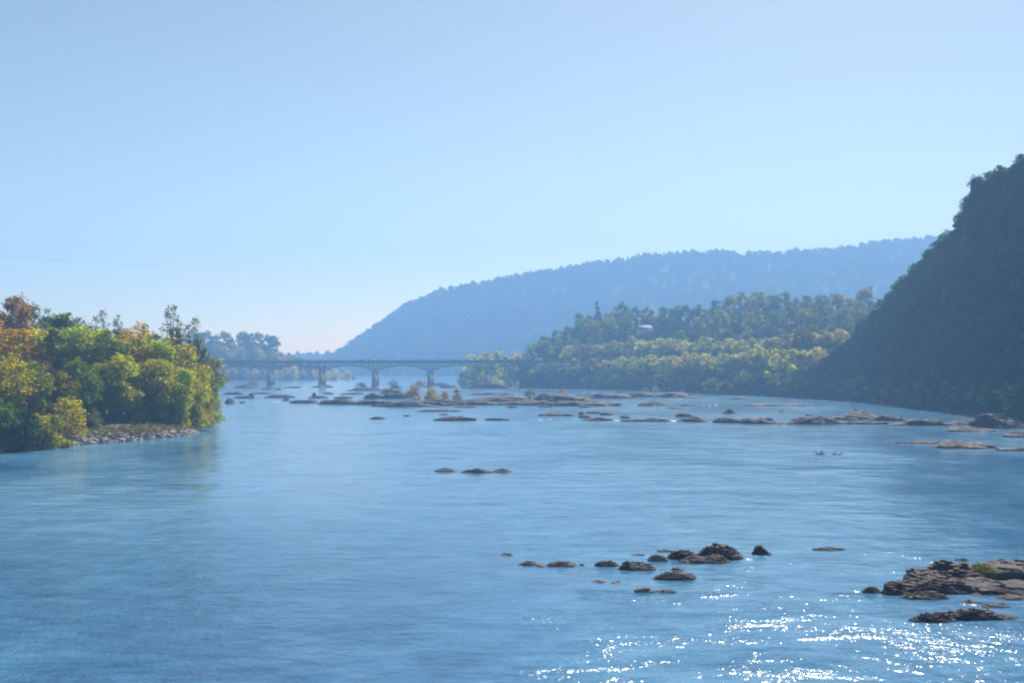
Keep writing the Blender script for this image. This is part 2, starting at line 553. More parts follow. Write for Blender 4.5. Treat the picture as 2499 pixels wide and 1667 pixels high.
def left_bank():
    seg = np.r_[0, np.cumsum(np.hypot(*np.diff(SHORE, axis=0).T))]
    s = np.linspace(0, seg[-1], 160)
    sx = np.interp(s, seg, SHORE[:, 0]); sy = np.interp(s, seg, SHORE[:, 1])
    off = np.array([1.5, 0, -2, -4.5, -8, -14, -25, -50, -110, -260], float)
    z = np.array([-0.8, 0.05, 1.0, 2.0, 2.8, 3.6, 4.8, 7.0, 9.0, 10.0])
    X = sx[None] + off[:, None]; Y = np.repeat(sy[None], len(off), 0); Z = np.repeat(z[:, None], len(s), 1)
    P = np.stack([X, Y, Z], -1)
    n = fbm(P * 0.12, 31, 4)
    P[..., 2] += n * np.clip(z, 0, 1.5)[:, None] * 1.2
    P[..., 0] += fbm(P * 0.08 + 50, 33, 3) * 4 * np.clip((z[:, None]), 0.15, 0.6)
    ny, nx = P.shape[:2]
    i = np.arange((ny - 1) * (nx - 1)); r, c = i // (nx - 1), i % (nx - 1); a = r * nx + c
    return np_mesh('left_bank', P.reshape(-1, 3), np.stack([a, a + nx, a + nx + 1, a + 1], -1), True)


tag(link('left_bank', left_bank(), M['bank']), 'low earthen river bank under the grove', 'bank', kind='structure')


def shore_x(y): return float(np.interp(y, SHORE[:, 1], SHORE[:, 0]))


# ------------------------------------------------------------------ trees
def cards(C, Nn, size, rng, aspect=0.75):
    n = len(C)
    Nn = Nn / np.linalg.norm(Nn, axis=1, keepdims=True)
    R = rng.normal(size=(n, 3))
    U = np.cross(Nn, R); U /= np.linalg.norm(U, axis=1, keepdims=True) + 1e-9
    W = np.cross(Nn, U)
    s = (size * rng.uniform(0.65, 1.35, n))[:, None]
    a = s * 0.5; b = s * 0.5 * aspect
    fold = Nn * s * 0.12
    V = np.stack([C - U * a, C - W * b - fold, C + U * a, C + W * b - fold], 1).reshape(-1, 3)
    return V, np.arange(4 * n).reshape(-1, 4)


def crown_arrays(rng, h=1.0, r=0.3, base=0.25, lobes=26, leaves=3200, size=0.028, shape='round', gaps=0.0, lobe_r=0.36, low=0.0):
    """leaf cards of a crown for a tree of height h standing at the origin"""
    LC, LR = [], []
    for i in range(lobes):
        t = rng.uniform(0, 1) ** 1.15
        if shape == 'round': e = math.sin(math.pi * (0.12 + 0.83 * t)) ** 0.7
        elif shape == 'tall': e = math.sin(math.pi * (0.1 + 0.85 * t ** 0.85)) ** 0.9 * 0.85
        elif shape == 'vase': e = 0.45 + 0.65 * math.sin(math.pi * (0.15 + 0.75 * t))
        elif shape == 'cone': e = 1.02 - 0.95 * t
        else: e = math.sqrt(max(0.05, 1 - t * t))          # dome (shrub)
        a = rng.uniform(0, 2 * math.pi)
        q = math.sqrt(rng.uniform(0.12, 1)) * e * r * 0.86
        z = h * (base + (1 - base) * (t * 0.93 + 0.02))
        LC.append((math.cos(a) * q, math.sin(a) * q, z))
        LR.append(r * lobe_r * rng.uniform(0.65, 1.3) * (0.55 if shape == 'cone' else 1) * (0.55 + 0.55 * min(1.0, e)))
    LC, LR = np.array(LC), np.array(LR)
    w = LR ** 2; w /= w.sum()
    idx = rng.choice(lobes, leaves, p=w)
    D = rng.normal(size=(leaves, 3)); D[:, 2] += 0.25
    D /= np.linalg.norm(D, axis=1, keepdims=True)
    rad = LR[idx] * rng.uniform(0.42, 1.14, leaves) * (1 + 0.6 * fbm(LC[idx] * 9 + D * 1.6, int(rng.integers(1000)), 2))
    C = LC[idx] + D * rad[:, None] * np.array([1, 1, 0.82])
    Nn = D + np.array([0, 0, 0.35]) + rng.normal(size=(leaves, 3)) * 0.42
    ltint = rng.uniform(0.1, 0.9, lobes)
    tint = np.clip(ltint[idx] * 0.6 + rng.uniform(0, 0.4, leaves), 0, 1)
    keep = C[:, 2] > low
    V, Q = cards(C[keep], Nn[keep], size * h, rng)
    return V, Q, tint[keep], LC


def trunk_mesh(name, rng, h, base, LC, thick=0.022, limbs=8):
    mb = MB()
    lean = rng.uniform(-0.03, 0.03, 2) * h
    top = np.array([lean[0], lean[1], h * (base + (1 - base) * 0.55)])
    pts = [(0, 0, -0.03 * h)]
    for k in range(1, 6):
        t = k / 5
        pts.append((lean[0] * t + rng.normal() * 0.006 * h, lean[1] * t + rng.normal() * 0.006 * h, top[2] * t))
    mb.tube(pts, [h * thick * (1.35 - 1.05 * k / 5) for k in range(6)], 7)
    for c in LC[rng.choice(len(LC), min(limbs, len(LC)), replace=False)]:
        t = rng.uniform(0.45, 0.95)
        a = np.array([lean[0] * t, lean[1] * t, top[2] * t])
        m = a * 0.5 + c * 0.5 + np.array([0, 0, -0.02 * h])
        mb.tube([a, m, c], [h * thick * 0.45, h * thick * 0.3, h * thick * 0.12], 5, cap=False)
    return mb.mesh(name, True)


RNG = np.random.default_rng(7)
PROTO = {}


def proto(key, n, **kw):
    """n crown+trunk variants of unit height"""
    L = []
    tk = kw.pop('thick', 0.02); lim = kw.pop('limbs', 8)
    for i in range(n):
        rng = np.random.default_rng(hash_key(key) + i)
        V, Q, t, LC = crown_arrays(rng, **kw)
        cm = np_mesh('crown', V, Q, False, t); cm.materials.append(M['leaf'])
        tm = trunk_mesh('trunk', rng, 1.0, kw.get('base', 0.25), LC, tk, lim); tm.materials.append(M['bark'])
        L.append((cm, tm, V, Q, t))
    PROTO[key] = L


def hash_key(k): return sum(ord(c) * (i + 3) for i, c in enumerate(k))


proto('round', 5, r=0.32, base=0.16, lobes=70, leaves=6500, size=0.029, lobe_r=0.29)
proto('tall', 4, r=0.25, base=0.12, lobes=64, leaves=6000, size=0.027, shape='tall', lobe_r=0.32)
proto('open', 3, r=0.21, base=0.30, lobes=70, leaves=1700, size=0.021, shape='tall', lobe_r=0.24, thick=0.016, limbs=40)
proto('shrub', 5, r=0.62, base=0.02, lobes=36, leaves=3600, size=0.055, shape='dome', lobe_r=0.30, thick=0.02)


def single(key, src, n, **kw):
    """far variant: crown and trunk in one small mesh"""
    L = []
    for i in range(n):
        rng = np.random.default_rng(hash_key(key) + 5 * i + 1)
        V, Q, t, LC = crown_arrays(rng, **kw)
        mb = MB()
        mb.tube([(0, 0, -0.05), (0.01, 0.0, 0.3), (0, 0.01, 0.75)], [0.028, 0.02, 0.008], 6)
        n0 = len(V)
        VV = np.vstack([V, np.array(mb.V)]); QQ = np.vstack([Q, np.array(mb.Q) + n0])
        me = np_mesh(key, VV, QQ, False, np.r_[t, np.full(len(mb.Q), 0.5)], np.r_[np.zeros(len(Q)), np.ones(len(mb.Q))])
        me.materials.append(M['far_leaf']); me.materials.append(M['bark'])
        L.append((me, V, Q, t))
    PROTO[key] = L


single('far_round', None, 6, r=0.42, base=0.03, lobes=40, leaves=1000, size=0.085, lobe_r=0.30)
single('far_tall', None, 4, r=0.25, base=0.10, lobes=26, leaves=800, size=0.075, shape='tall', lobe_r=0.36)
single('far_conifer', None, 2, r=0.15, base=0.06, lobes=34, leaves=700, size=0.06, shape='cone', lobe_r=0.5)
single('far_shrub', None, 4, r=0.60, base=0.0, lobes=22, leaves=520, size=0.13, shape='dome', lobe_r=0.32)

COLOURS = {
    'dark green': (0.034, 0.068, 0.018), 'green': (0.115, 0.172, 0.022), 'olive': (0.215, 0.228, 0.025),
    'yellow-green': (0.36, 0.36, 0.030), 'golden': (0.37, 0.31, 0.030), 'orange-brown': (0.225, 0.155, 0.045),
    'russet': (0.17, 0.088, 0.045), 'grey-green': (0.12, 0.16, 0.065), 'pale yellow': (0.50, 0.46, 0.11), 'tan': (0.38, 0.25, 0.09),
}
ROWS = {}          # row phrase -> list of (photo x, root, colour word, kind word, category)


def jitter(c, rng, a=0.14):
    return tuple(max(0.004, v * (1 + rng.uniform(-a, a))) for v in c) + (1.0,)


def tree(kind, loc, h, colour, row, rng, wid=1.0, name='broadleaf_tree', word='tree', cat='tree', group=None):
    """near tree: trunk and crown are its parts"""
    cm, tm = PROTO[kind][rng.integers(len(PROTO[kind]))][:2]
    root = empty(name, loc, rng.uniform(0, 6.28))
    root.scale = (h * wid, h * wid, h)
    c = link('crown', cm, None, root); c.color = jitter(COLOURS[colour], rng)
    link('trunk', tm, None, root)
    ROWS.setdefault(row, []).append((px_of(loc)[0], root, colour, word, cat, group))
    return root


def far_tree(kind, loc, h, colour, row, rng, wid=1.0, name='broadleaf_tree', word='tree', cat='tree', group=None):
    me = PROTO[kind][rng.integers(len(PROTO[kind]))][0]
    o = link(name, me)
    o.location = loc; o.rotation_euler = (0, 0, rng.uniform(0, 6.28)); o.scale = (h * wid, h * wid, h)
    o.color = jitter(COLOURS[colour], rng)
    ROWS.setdefault(row, []).append((px_of(loc)[0], o, colour, word, cat, group))
    return o


def label_rows():
    for row, L in ROWS.items():
        L.sort(key=lambda q: q[0])
        n = len(L)
        for i, (x, o, colour, word, cat, group) in enumerate(L):
            if n == 1: lab = f'{colour} {word} {row}'
            else:
                if i == 0: pl = 'leftmost'
                elif i == n - 1: pl = 'rightmost'
                elif i <= n // 2: pl = ORD[i + 1] + ' from left'
                else: pl = ORD[n - i] + ' from right'
                lab = f'{colour} {word}, {pl} of those {row}'
            tag(o, lab, cat, group)


def pick(rng, opts): return opts[int(rng.integers(len(opts)))]


# ---- left grove -----------------------------------------------------
rg = np.random.default_rng(101)


def bank_z(x, y):
    d = shore_x(y) - x
    return float(np.interp(d, [-2, 0, 2, 4.5, 8, 14, 25, 50, 110, 260], [-0.8, 0.05, 1.0, 2.0, 2.8, 3.6, 4.8, 7.0, 9.0, 10.0]))


def grove(px, D, top_y, kind, colour, row, wid=1.0, name='broadleaf_tree', word='tree', cat='tree', group='trees of the left bank grove'):
    x = (px - 1249.5) / F * D
    z = bank_z(x, D)
    h = at(px, top_y, D).z - z
    return tree(kind, (x, D, z - 0.1), h, colour, row, rg, wid, name, word, cat, group)


SKY_ROW = 'on the skyline of the left-bank grove'
BACK_ROW = 'in the middle rank of the left-bank grove'
FRONT_ROW = 'in the front rank of the left-bank grove'
SHRUB_ROW = 'hanging over the water under the left-bank grove'
# skyline rank (photo x, distance, photo y of the top)
for a in [(-60, 300, 712, 'round', 'golden'), (28, 300, 722, 'round', 'orange-brown'), (95, 330, 745, 'round', 'green'), (150, 300, 755, 'tall', 'green'),
          (196, 340, 772, 'round', 'grey-green'), (245, 300, 750, 'open', 'grey-green'), (290, 310, 762, 'open', 'grey-green'), (330, 305, 785, 'round', 'golden'),
          (365, 320, 808, 'tall', 'grey-green'), (418, 290, 736, 'open', 'grey-green'), (472, 300, 768, 'open', 'grey-green'), (-140, 300, 715, 'round', 'golden')]:
    grove(a[0], a[1], a[2], a[3], a[4], SKY_ROW, 0.85 if a[3] == 'open' else 1.0)
for a in [(-30, 265, 770, 'round', 'golden'), (40, 262, 795, 'round', 'golden'), (90, 270, 800, 'round', 'yellow-green'), (135, 268, 792, 'tall', 'olive'),
          (180, 270, 795, 'round', 'yellow-green'), (232, 268, 798, 'round', 'yellow-green'), (270, 268, 805, 'round', 'olive'), (318, 272, 812, 'round', 'golden'),
          (362, 275, 815, 'round', 'yellow-green'), (405, 280, 820, 'round', 'yellow-green'), (448, 285, 835, 'round', 'yellow-green'), (490, 330, 850, 'round', 'olive'),
          (493, 390, 880, 'round', 'yellow-green'), (500, 450, 900, 'round', 'golden')]:
    grove(a[0], a[1], a[2], a[3], a[4], BACK_ROW, 1.1)
for a in [(-40, 225, 850, 'round', 'yellow-green'), (20, 222, 860, 'round', 'yellow-green'), (72, 228, 880, 'round', 'olive'), (112, 234, 880, 'tall', 'russet'),
          (150, 236, 905, 'round', 'olive'), (195, 242, 880, 'round', 'green'), (255, 250, 880, 'round', 'olive'), (298, 254, 862, 'round', 'yellow-green'),
          (345, 260, 885, 'round', 'olive'), (388, 264, 870, 'round', 'yellow-green'), (425, 268, 885, 'round', 'yellow-green'), (455, 276, 895, 'round', 'yellow-green'),
          (470, 300, 910, 'round', 'yellow-green'), (488, 345, 915, 'round', 'golden')]:
    grove(a[0], a[1], a[2], a[3], a[4], FRONT_ROW, 1.15)
for a in [(-35, 206, 965, 'green'), (15, 207, 985, 'green'), (62, 209, 1000, 'dark green'), (92, 213, 1010, 'yellow-green'), (128, 216, 1015, 'olive'), (160, 226, 970, 'yellow-green'),
          (205, 238, 955, 'grey-green'), (222, 236, 1015, 'green'), (262, 246, 1030, 'yellow-green'), (300, 250, 1030, 'olive'), (345, 258, 985, 'yellow-green'), (385, 262, 960, 'yellow-green'),
          (420, 264, 985, 'olive'), (446, 268, 995, 'yellow-green'), (468, 276, 965, 'yellow-green'), (480, 298, 955, 'olive'), (496, 335, 950, 'yellow-green'), (508, 400, 945, 'golden'),
          (518, 450, 955, 'orange-brown')]:
    grove(a[0], a[1], a[2], 'shrub', a[3], SHRUB_ROW, 1.0 if a[0] < 170 or a[0] > 480 else 0.85, 'riverside_shrub', 'shrub', 'shrub', 'shrubs along the left bank')

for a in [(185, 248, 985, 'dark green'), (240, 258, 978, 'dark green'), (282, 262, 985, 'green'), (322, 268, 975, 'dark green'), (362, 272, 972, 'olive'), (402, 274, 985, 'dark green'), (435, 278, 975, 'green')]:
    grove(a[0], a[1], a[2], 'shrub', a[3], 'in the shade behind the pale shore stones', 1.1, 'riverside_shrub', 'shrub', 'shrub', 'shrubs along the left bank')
for a in [(232, 236, 1048, 'olive'), (262, 239, 1052, 'yellow-green'), (338, 250, 1040, 'olive'), (372, 253, 1046, 'grey-green'), (447, 263, 1030, 'yellow-green')]:
    grove(a[0], a[1], a[2], 'shrub', a[3], 'rooted among the pale shore stones', 1.0, 'riverside_shrub', 'small shrub', 'shrub', 'shrubs along the left bank')

# ---- far bank beyond the bridge --------------------------------------
rf = np.random.default_rng(202)


def hill_tree(sheet, px, t, top_h, kind, colour, row, rng, wid=1.0, name='broadleaf_tree', word='tree', cat='tree', group=None):
    p = sheet.pos(px, t)
    return far_tree(kind, (p[0], p[1], p[2] - 0.3), top_h, colour, row, rng, wid, name, word, cat, group)


G = 'trees on the far bank behind the bridge'
for px in range(470, 690, 20):
    hill_tree(farbank, px + rf.uniform(-5, 5), 1.9 + rf.uniform(-0.1, 0.1), rf.uniform(15, 23), 'far_round', pick(rf, ['green', 'dark green', 'olive']), 'cresting the far bank behind the bridge', rf, 1.1, group=G)
for px in range(500, 760, 26):
    hill_tree(farbank, px + rf.uniform(-8, 8), 1.1, rf.uniform(15, 20), 'far_round', pick(rf, ['green', 'dark green', 'olive', 'yellow-green']), 'halfway up the far bank behind the bridge', rf, 1.2, group=G)
for px in range(520, 860, 25):
    hill_tree(farbank, px + rf.uniform(-5, 5), 0.15, rf.uniform(11, 18), 'far_round', pick(rf, ['golden', 'orange-brown', 'olive', 'yellow-green', 'pale yellow']),
              'under the bridge along the far bank', rf, 1.05, group=G)

# ---- terraced middle hill --------------------------------------------
rm = np.random.default_rng(303)
G = 'trees on the middle hill'




def midrow(x0, x1, step, t, h0, h1, cols, row, wid=1.0, kinds=('far_round',)):
    x = x0
    while x < x1:
        if 1535 < x < 1608 and 1.99 < t < 2.9: x += 20 * step / 40; hh = 6.5
        else: hh = 0
        hill_tree(midhill, x, t + rm.uniform(-0.07, 0.07), hh or rm.uniform(h0, h1), pick(rm, kinds), pick(rm, cols), row, rm, wid * rm.uniform(0.9, 1.15), group=G)
        x += step * rm.uniform(0.75, 1.25)


midrow(1300, 2130, 33, 3.0, 17, 26, ['green', 'green', 'olive', 'dark green', 'orange-brown'], 'along the crest of the middle hill', 1.0)
midrow(1330, 2100, 40, 2.55, 16, 22, ['green', 'dark green', 'olive'], 'just below the crest of the middle hill', 1.15)
midrow(1400, 2080, 46, 2.25, 12, 16, ['dark green', 'dark green', 'green'], 'on the upper slope of the middle hill', 1.2)
midrow(1390, 2060, 26, 1.92, 13, 16, ['yellow-green', 'yellow-green', 'pale yellow', 'olive'], 'on the upper terrace of the middle hill', 1.3)  # sunlight along the terrace put into lighter leaf colours
midrow(1360, 2040, 55, 1.5, 8, 11, ['dark green', 'dark green', 'green'], 'on the lower slope of the middle hill', 1.3)
midrow(1320, 2010, 25, 1.08, 14, 17, ['yellow-green', 'pale yellow', 'yellow-green'], 'on the lower terrace of the middle hill', 1.3)  # lower sunlit band, likewise painted by lighter leaf colours
midrow(1290, 2000, 38, 0.55, 10, 13, ['dark green', 'dark green', 'green'], 'above the water rank of the middle hill', 1.3)
midrow(1285, 1990, 30, 0.12, 9, 13, ['dark green', 'dark green', 'green'], 'at the water foot of the middle hill', 1.4)
# the few that stand out
hill_tree(midhill, 1457, 2.9, 30, 'far_conifer', 'dark green', 'spiring above the crest of the middle hill', rm, 1.0, 'conifer_tree', 'pointed conifer', group=G)
hill_tree(midhill, 1960, 1.7, 22, 'far_round', 'russet', 'glowing reddish on the slope beside the dark cliff', rm, 1.0, group=G)
hill_tree(midhill, 1905, 0.55, 22, 'far_round', 'yellow-green', 'standing tall and bright by the water beside the dark cliff', rm, 1.0, group=G)
hill_tree(midhill, 1985, 2.6, 20, 'far_round', 'orange-brown', 'glowing on the upper slope beside the dark cliff', rm, 1.0, group=G)

# ---- dark cliff side --------------------------------------------------
rc = np.random.default_rng(404)
G = 'trees on the dark hillside'
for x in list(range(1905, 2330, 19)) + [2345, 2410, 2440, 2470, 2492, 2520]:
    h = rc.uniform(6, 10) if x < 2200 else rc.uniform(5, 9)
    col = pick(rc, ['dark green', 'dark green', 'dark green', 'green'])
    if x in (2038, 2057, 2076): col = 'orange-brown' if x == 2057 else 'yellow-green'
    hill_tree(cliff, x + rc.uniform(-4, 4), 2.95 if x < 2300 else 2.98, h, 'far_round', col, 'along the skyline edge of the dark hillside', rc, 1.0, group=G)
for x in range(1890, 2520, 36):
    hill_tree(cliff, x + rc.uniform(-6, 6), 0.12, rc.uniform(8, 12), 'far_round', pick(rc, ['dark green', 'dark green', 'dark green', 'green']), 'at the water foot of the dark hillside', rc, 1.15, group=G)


for x, h in ((2352, 10), (2376, 9), (2392, 7), (2446, 8), (2484, 9), (2310, 9)):
    p = cliff.pos(x, 2.97)
    tree('open', (p[0], p[1], p[2] - 0.4), h, 'grey-green', 'thin against the sky atop the dark hillside', rc, 1.3, group=G)


# ---- woods that read as one mass --------------------------------------
def woodland(name, label, spots, protos, mat, rng, keep=1.0):
    VV, QQ, TT, n0 = [], [], [], 0
    for (p, h, w) in spots:
        me, V, Q, t = PROTO[pick(rng, protos)][rng.integers(2)]
        m = int(len(Q) * keep)
        q = np.sort(rng.choice(len(Q), m, replace=False))
        a = rng.uniform(0, 6.28); ca, sa = math.cos(a), math.sin(a)
        v = V.reshape(-1, 4, 3)[q].reshape(-1, 3).copy()
        ctr = np.repeat(v.reshape(-1, 4, 3).mean(1), 4, 0)
        v = ctr + (v - ctr) / math.sqrt(keep) * 0.95
        X = v[:, 0] * ca - v[:, 1] * sa; Y = v[:, 0] * sa + v[:, 1] * ca
        VV.append(np.stack([X * h * w + p[0], Y * h * w + p[1], v[:, 2] * h + p[2]], -1))
        QQ.append(np.arange(len(v)).reshape(-1, 4) + n0); n0 += len(v)
        TT.append(np.clip(rng.uniform(0, 1) * 0.8 + rng.uniform(0, 0.2, m), 0, 1))
    me = np_mesh(name, np.vstack(VV), np.vstack(QQ), False, np.concatenate(TT))
    o = link(name, me, mat)
    return tag(o, label, 'woodland', kind='stuff')


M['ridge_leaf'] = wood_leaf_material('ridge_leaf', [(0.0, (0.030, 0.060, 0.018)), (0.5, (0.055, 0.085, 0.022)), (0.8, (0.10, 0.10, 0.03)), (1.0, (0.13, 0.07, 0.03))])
M['cliff_leaf'] = wood_leaf_material('cliff_leaf', [(0.0, (0.010, 0.024, 0.012)), (0.6, (0.020, 0.040, 0.014)), (1.0, (0.045, 0.052, 0.016))])  # hill shade put into these darkened leaf tones
rw = np.random.default_rng(505)
spots = []
for i in range(6000):
    x = rw.uniform(600, 2480); t = rw.uniform(0.0, 2.0)
    spots.append((ridge.pos(x, t) - np.array([0, 0, 1.0]), rw.uniform(12, 18), rw.uniform(0.9, 1.3)))
for x in np.arange(760, 2480, 4.0):
    spots.append((ridge.pos(x + rw.uniform(-2, 2), 1.97 + rw.uniform(-0.06, 0.06)) - np.array([0, 0, 1.0]), rw.uniform(10, 15), rw.uniform(0.9, 1.4)))
woodland('ridge_woodland', 'continuous hazy woodland covering the long far ridge', spots, ['far_round'], M['ridge_leaf'], rw, 0.07)
spots = []
for i in range(260):
    spots.append((gap.pos(rw.uniform(400, 1050), rw.uniform(0.3, 1.0)) - np.array([0, 0, 1.0]), rw.uniform(9, 13), 1.4))
woodland('distant_woodland', 'pale distant woodland in the valley gap', spots, ['far_round'], M['ridge_leaf'], rw, 0.08)
spots = []
for i in range(3000):
    x = rw.uniform(1930, 2900); t = rw.uniform(0.05, 2.95)
    if x < 2100 and vnoise(np.array([x * 0.012, t * 1.6, 3.0]), 77) > 0.62: continue
    spots.append((cliff.pos(x, t) - np.array([0, 0, 0.8]), rw.uniform(4, 8), rw.uniform(0.9, 1.25)))
for i in range(420):
    x = rw.uniform(1900, 2900) if i < 260 else rw.uniform(2200, 2520)
    spots.append((cliff.pos(x, rw.uniform(2.72, 3.06)) - np.array([0, 0, 0.8]), rw.uniform(3, 6.5) if x > 2200 else rw.uniform(4, 7), rw.uniform(0.9, 1.4)))
for i in range(260):
    spots.append((cliff.pos(rw.uniform(2440, 2640), rw.uniform(0.4, 3.0)) - np.array([0, 0, 0.8]), rw.uniform(4, 7), rw.uniform(1.0, 1.4)))
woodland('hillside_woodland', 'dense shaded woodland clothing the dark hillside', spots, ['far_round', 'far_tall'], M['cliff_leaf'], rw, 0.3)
spots = []
for i in range(700):
    spots.append((midhill.pos(rw.uniform(1275, 2250), rw.uniform(0.05, 3.1)) - np.array([0, 0, 0.8]), rw.uniform(6, 9.5), rw.uniform(1.0, 1.4)))
for i in range(160):
    spots.append((farbank.pos(rw.uniform(335, 800), rw.uniform(0.1, 2.0)) - np.array([0, 0, 0.8]), rw.uniform(7, 10), rw.uniform(1.0, 1.4)))
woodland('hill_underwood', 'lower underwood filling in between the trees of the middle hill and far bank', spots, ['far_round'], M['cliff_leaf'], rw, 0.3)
#SPLIT

# ------------------------------------------------------------------ bridge
def build_bridge():
    root = empty('truss_bridge', (-249, 925, 0))
    tag(root, 'long green steel deck truss bridge on concrete piers crossing the river', 'bridge')
    ax = Vector((46, -15, 0)); L = ax.length
    root.rotation_euler = (0, 0, math.atan2(-15, 46))
    # local x runs along the bridge, one bay per pier
    n0, n1 = -3, 7
    W = 3.6
    deck = MB()
    deck.box(n0 * L, n1 * L, -W - 0.9, W + 0.9, 20.6, 21.15)
    deck.box(n0 * L, n1 * L, -W - 0.9, -W - 0.55, 21.15, 21.5); deck.box(n0 * L, n1 * L, W + 0.55, W + 0.9, 21.15, 21.5)
    for s in (-1, 1): deck.box(n0 * L, n1 * L, s * W - 0.22, s * W + 0.22, 19.6, 20.6)
    deck.build('deck', M['steel'], root)
    for s in (-1, 1):
        rl = MB()
        y = s * (W + 0.72)
        for z in (21.85, 22.25): rl.box(n0 * L, n1 * L, y - 0.05, y + 0.05, z - 0.05, z + 0.06)
        x = n0 * L
        while x < n1 * L:
            rl.box(x, x + 0.1, y - 0.06, y + 0.06, 21.5, 22.3); x += 2.4
        rl.build('railing', M['steel'], root)

    def low(u):                      # lower chord height over one bay, u in 0..1
        return 12.9 + 4.7 * (1 - abs(2 * u - 1) ** 2.1)
    for i in range(n0, n1):
        for s in (-1, 1):
            t = MB()
            npan = 12
            xs = [i * L + L * k / npan for k in range(npan + 1)]
            zs = [low(k / npan) for k in range(npan + 1)]
            y = s * W
            for k in range(npan):
                t.bar((xs[k], y, zs[k]), (xs[k + 1], y, zs[k + 1]), 0.32, 0.4)
                t.bar((xs[k], y, zs[k]), (xs[k], y, 19.6), 0.3)
                a, b = ((k, k + 1) if k < npan / 2 else (k + 1, k))
                t.bar((xs[a], y, zs[a]), (xs[b], y, 19.6), 0.26)
                if zs[k] < 15.8 or zs[k + 1] < 15.8:
                    t.bar(((xs[k] + xs[k + 1]) / 2, y, (zs[k] + zs[k + 1]) / 2), (xs[a], y, 19.6), 0.2)
            t.build('arch_truss', M['steel'], root)
        br = MB()
        for k in range(1, 12, 2):
            x = i * L + L * k / 12
            br.bar((x, -W, low(k / 12)), (x, W, 19.6), 0.2); br.bar((x, W, low(k / 12)), (x, -W, 19.6), 0.2)
        br.bar((i * L, 0, 19.75), ((i + 1) * L, 0, 19.75), 0.25)
        br.build('cross_bracing', M['steel'], root)
    for i in range(n0, n1 + 1):
        x = i * L
        p = MB()
        p.box(x - 1.7, x + 1.7, -W - 1.3, W + 1.3, -2, 1.1)                    # footing
        for s in (-1, 1):
            c8 = [(x - 1.25, s * W - 1.1, 1.1), (x + 1.25, s * W - 1.1, 1.1), (x + 1.25, s * W + 1.1, 1.1), (x - 1.25, s * W + 1.1, 1.1),
                  (x - 0.95, s * W - 0.9, 11.9), (x + 0.95, s * W - 0.9, 11.9), (x + 0.95, s * W + 0.9, 11.9), (x - 0.95, s * W + 0.9, 11.9)]
            p.hexa(c8)
        p.box(x - 0.5, x + 0.5, -W + 1.05, W - 1.05, 1.1, 10.6)                # web wall
        p.box(x - 1.2, x + 1.2, -W - 1.2, W + 1.2, 11.9, 12.7)              # cap
        p.build('pier', M['concrete'], root)
    return root, ax.normalized(), L


bridge, BAX, BL = build_bridge()


def vehicle(kind, dist, side, paint, label):
    """small road vehicle on the bridge deck, long axis along the deck"""
    o = Vector((-249, 925, 0)) + BAX * dist
    nrm = Vector((-BAX.y, BAX.x, 0))
    p = o + nrm * side
    root = empty('parked_van' if kind == 'van' else 'car', (p.x, p.y, 21.16), math.atan2(BAX.y, BAX.x))
    root.name = 'van' if kind == 'van' else 'car'
    tag(root, label, 'van' if kind == 'van' else 'car')
    b = MB()
    Lc, H = (5.6, 2.4) if kind == 'van' else (4.5, 1.45)
    if kind == 'van':
        prof = [(-2.8, 0.35), (2.8, 0.35), (2.8, 1.1), (2.1, 1.35), (1.6, 2.3), (-2.75, 2.4)]
    else:
        prof = [(-2.25, 0.3), (2.25, 0.3), (2.2, 0.8), (1.2, 0.95), (0.5, 1.45), (-1.2, 1.45), (-1.9, 1.0), (-2.25, 0.95)]
    for sgn, ww in ((1, 0.9),):
        n = len(prof)
        for k in range(n):                                     # skin between the two side outlines
            a, c = prof[k], prof[(k + 1) % n]
            m = len(b.V)
            b.V += [(a[0], -ww, a[1]), (c[0], -ww, c[1]), (c[0], ww, c[1]), (a[0], ww, a[1])]
            b.Q.append([m, m + 1, m + 2, m + 3])
        for y, fl in ((-ww, 1), (ww, 0)):
            m = len(b.V); b.V += [(q[0], y, q[1]) for q in prof]
            for k in range(1, n - 1, 1):
                m2 = len(b.V)
                b.V.append(((prof[k][0] + prof[k + 1][0]) / 2, y, (prof[k][1] + prof[k + 1][1]) / 2))
                q = [m, m + k, m2, m + k + 1]
                b.Q.append(q if fl else q[::-1])
    b.build('body', paint, root)
    g = MB()
    if kind == 'van': g.box(0.9, 1.75, -0.93, 0.93, 1.45, 2.1)
    else: g.box(-1.1, 0.55, -0.93, 0.93, 0.98, 1.36)
    g.build('window', M['glass'], root)
    for x in (-Lc * 0.31, Lc * 0.31):
        for y in (-0.86, 0.86):
            w = MB(); w.tube([(x, y - 0.1, 0.34), (x, y + 0.1, 0.34)], 0.34, 12); w.build('wheel', M['tyre'], root)
    return root


M['glass'] = flat_mat('dark_glass', (0.03, 0.04, 0.05), 0.1)
M['tyre'] = flat_mat('tyre', (0.02, 0.02, 0.02), 0.8)
M['white_paint'] = flat_mat('white_paint', (0.78, 0.78, 0.76), 0.3)
M['silver_paint'] = flat_mat('silver_paint', (0.45, 0.47, 0.5), 0.3)
M['dark_paint'] = flat_mat('dark_paint', (0.05, 0.06, 0.09), 0.3)


def deck_at(px):                                               # distance along the deck seen at photo column px
    k = (px - 1249.5) / F
    return (k * 925 + 249) / (BAX.x - k * BAX.y)


vehicle('car', deck_at(886), -2.0, M['dark_paint'], 'dark car on the bridge deck near the third pier')
vehicle('van', deck_at(908), -2.0, M['white_paint'], 'white van on the bridge deck above the third pier')
vehicle('van', deck_at(1146), -2.0, M['white_paint'], 'white van on the bridge deck right of the fourth pier')
vehicle('car', deck_at(1138), 2.0, M['dark_paint'], 'dark car on the far lane beside the white van')
vehicle('car', deck_at(1228), -2.0, M['silver_paint'], 'silver car on the bridge before the yellow treetops')
vehicle('van', deck_at(1317), -2.0, M['white_paint'], 'white van at the wooded end of the bridge')

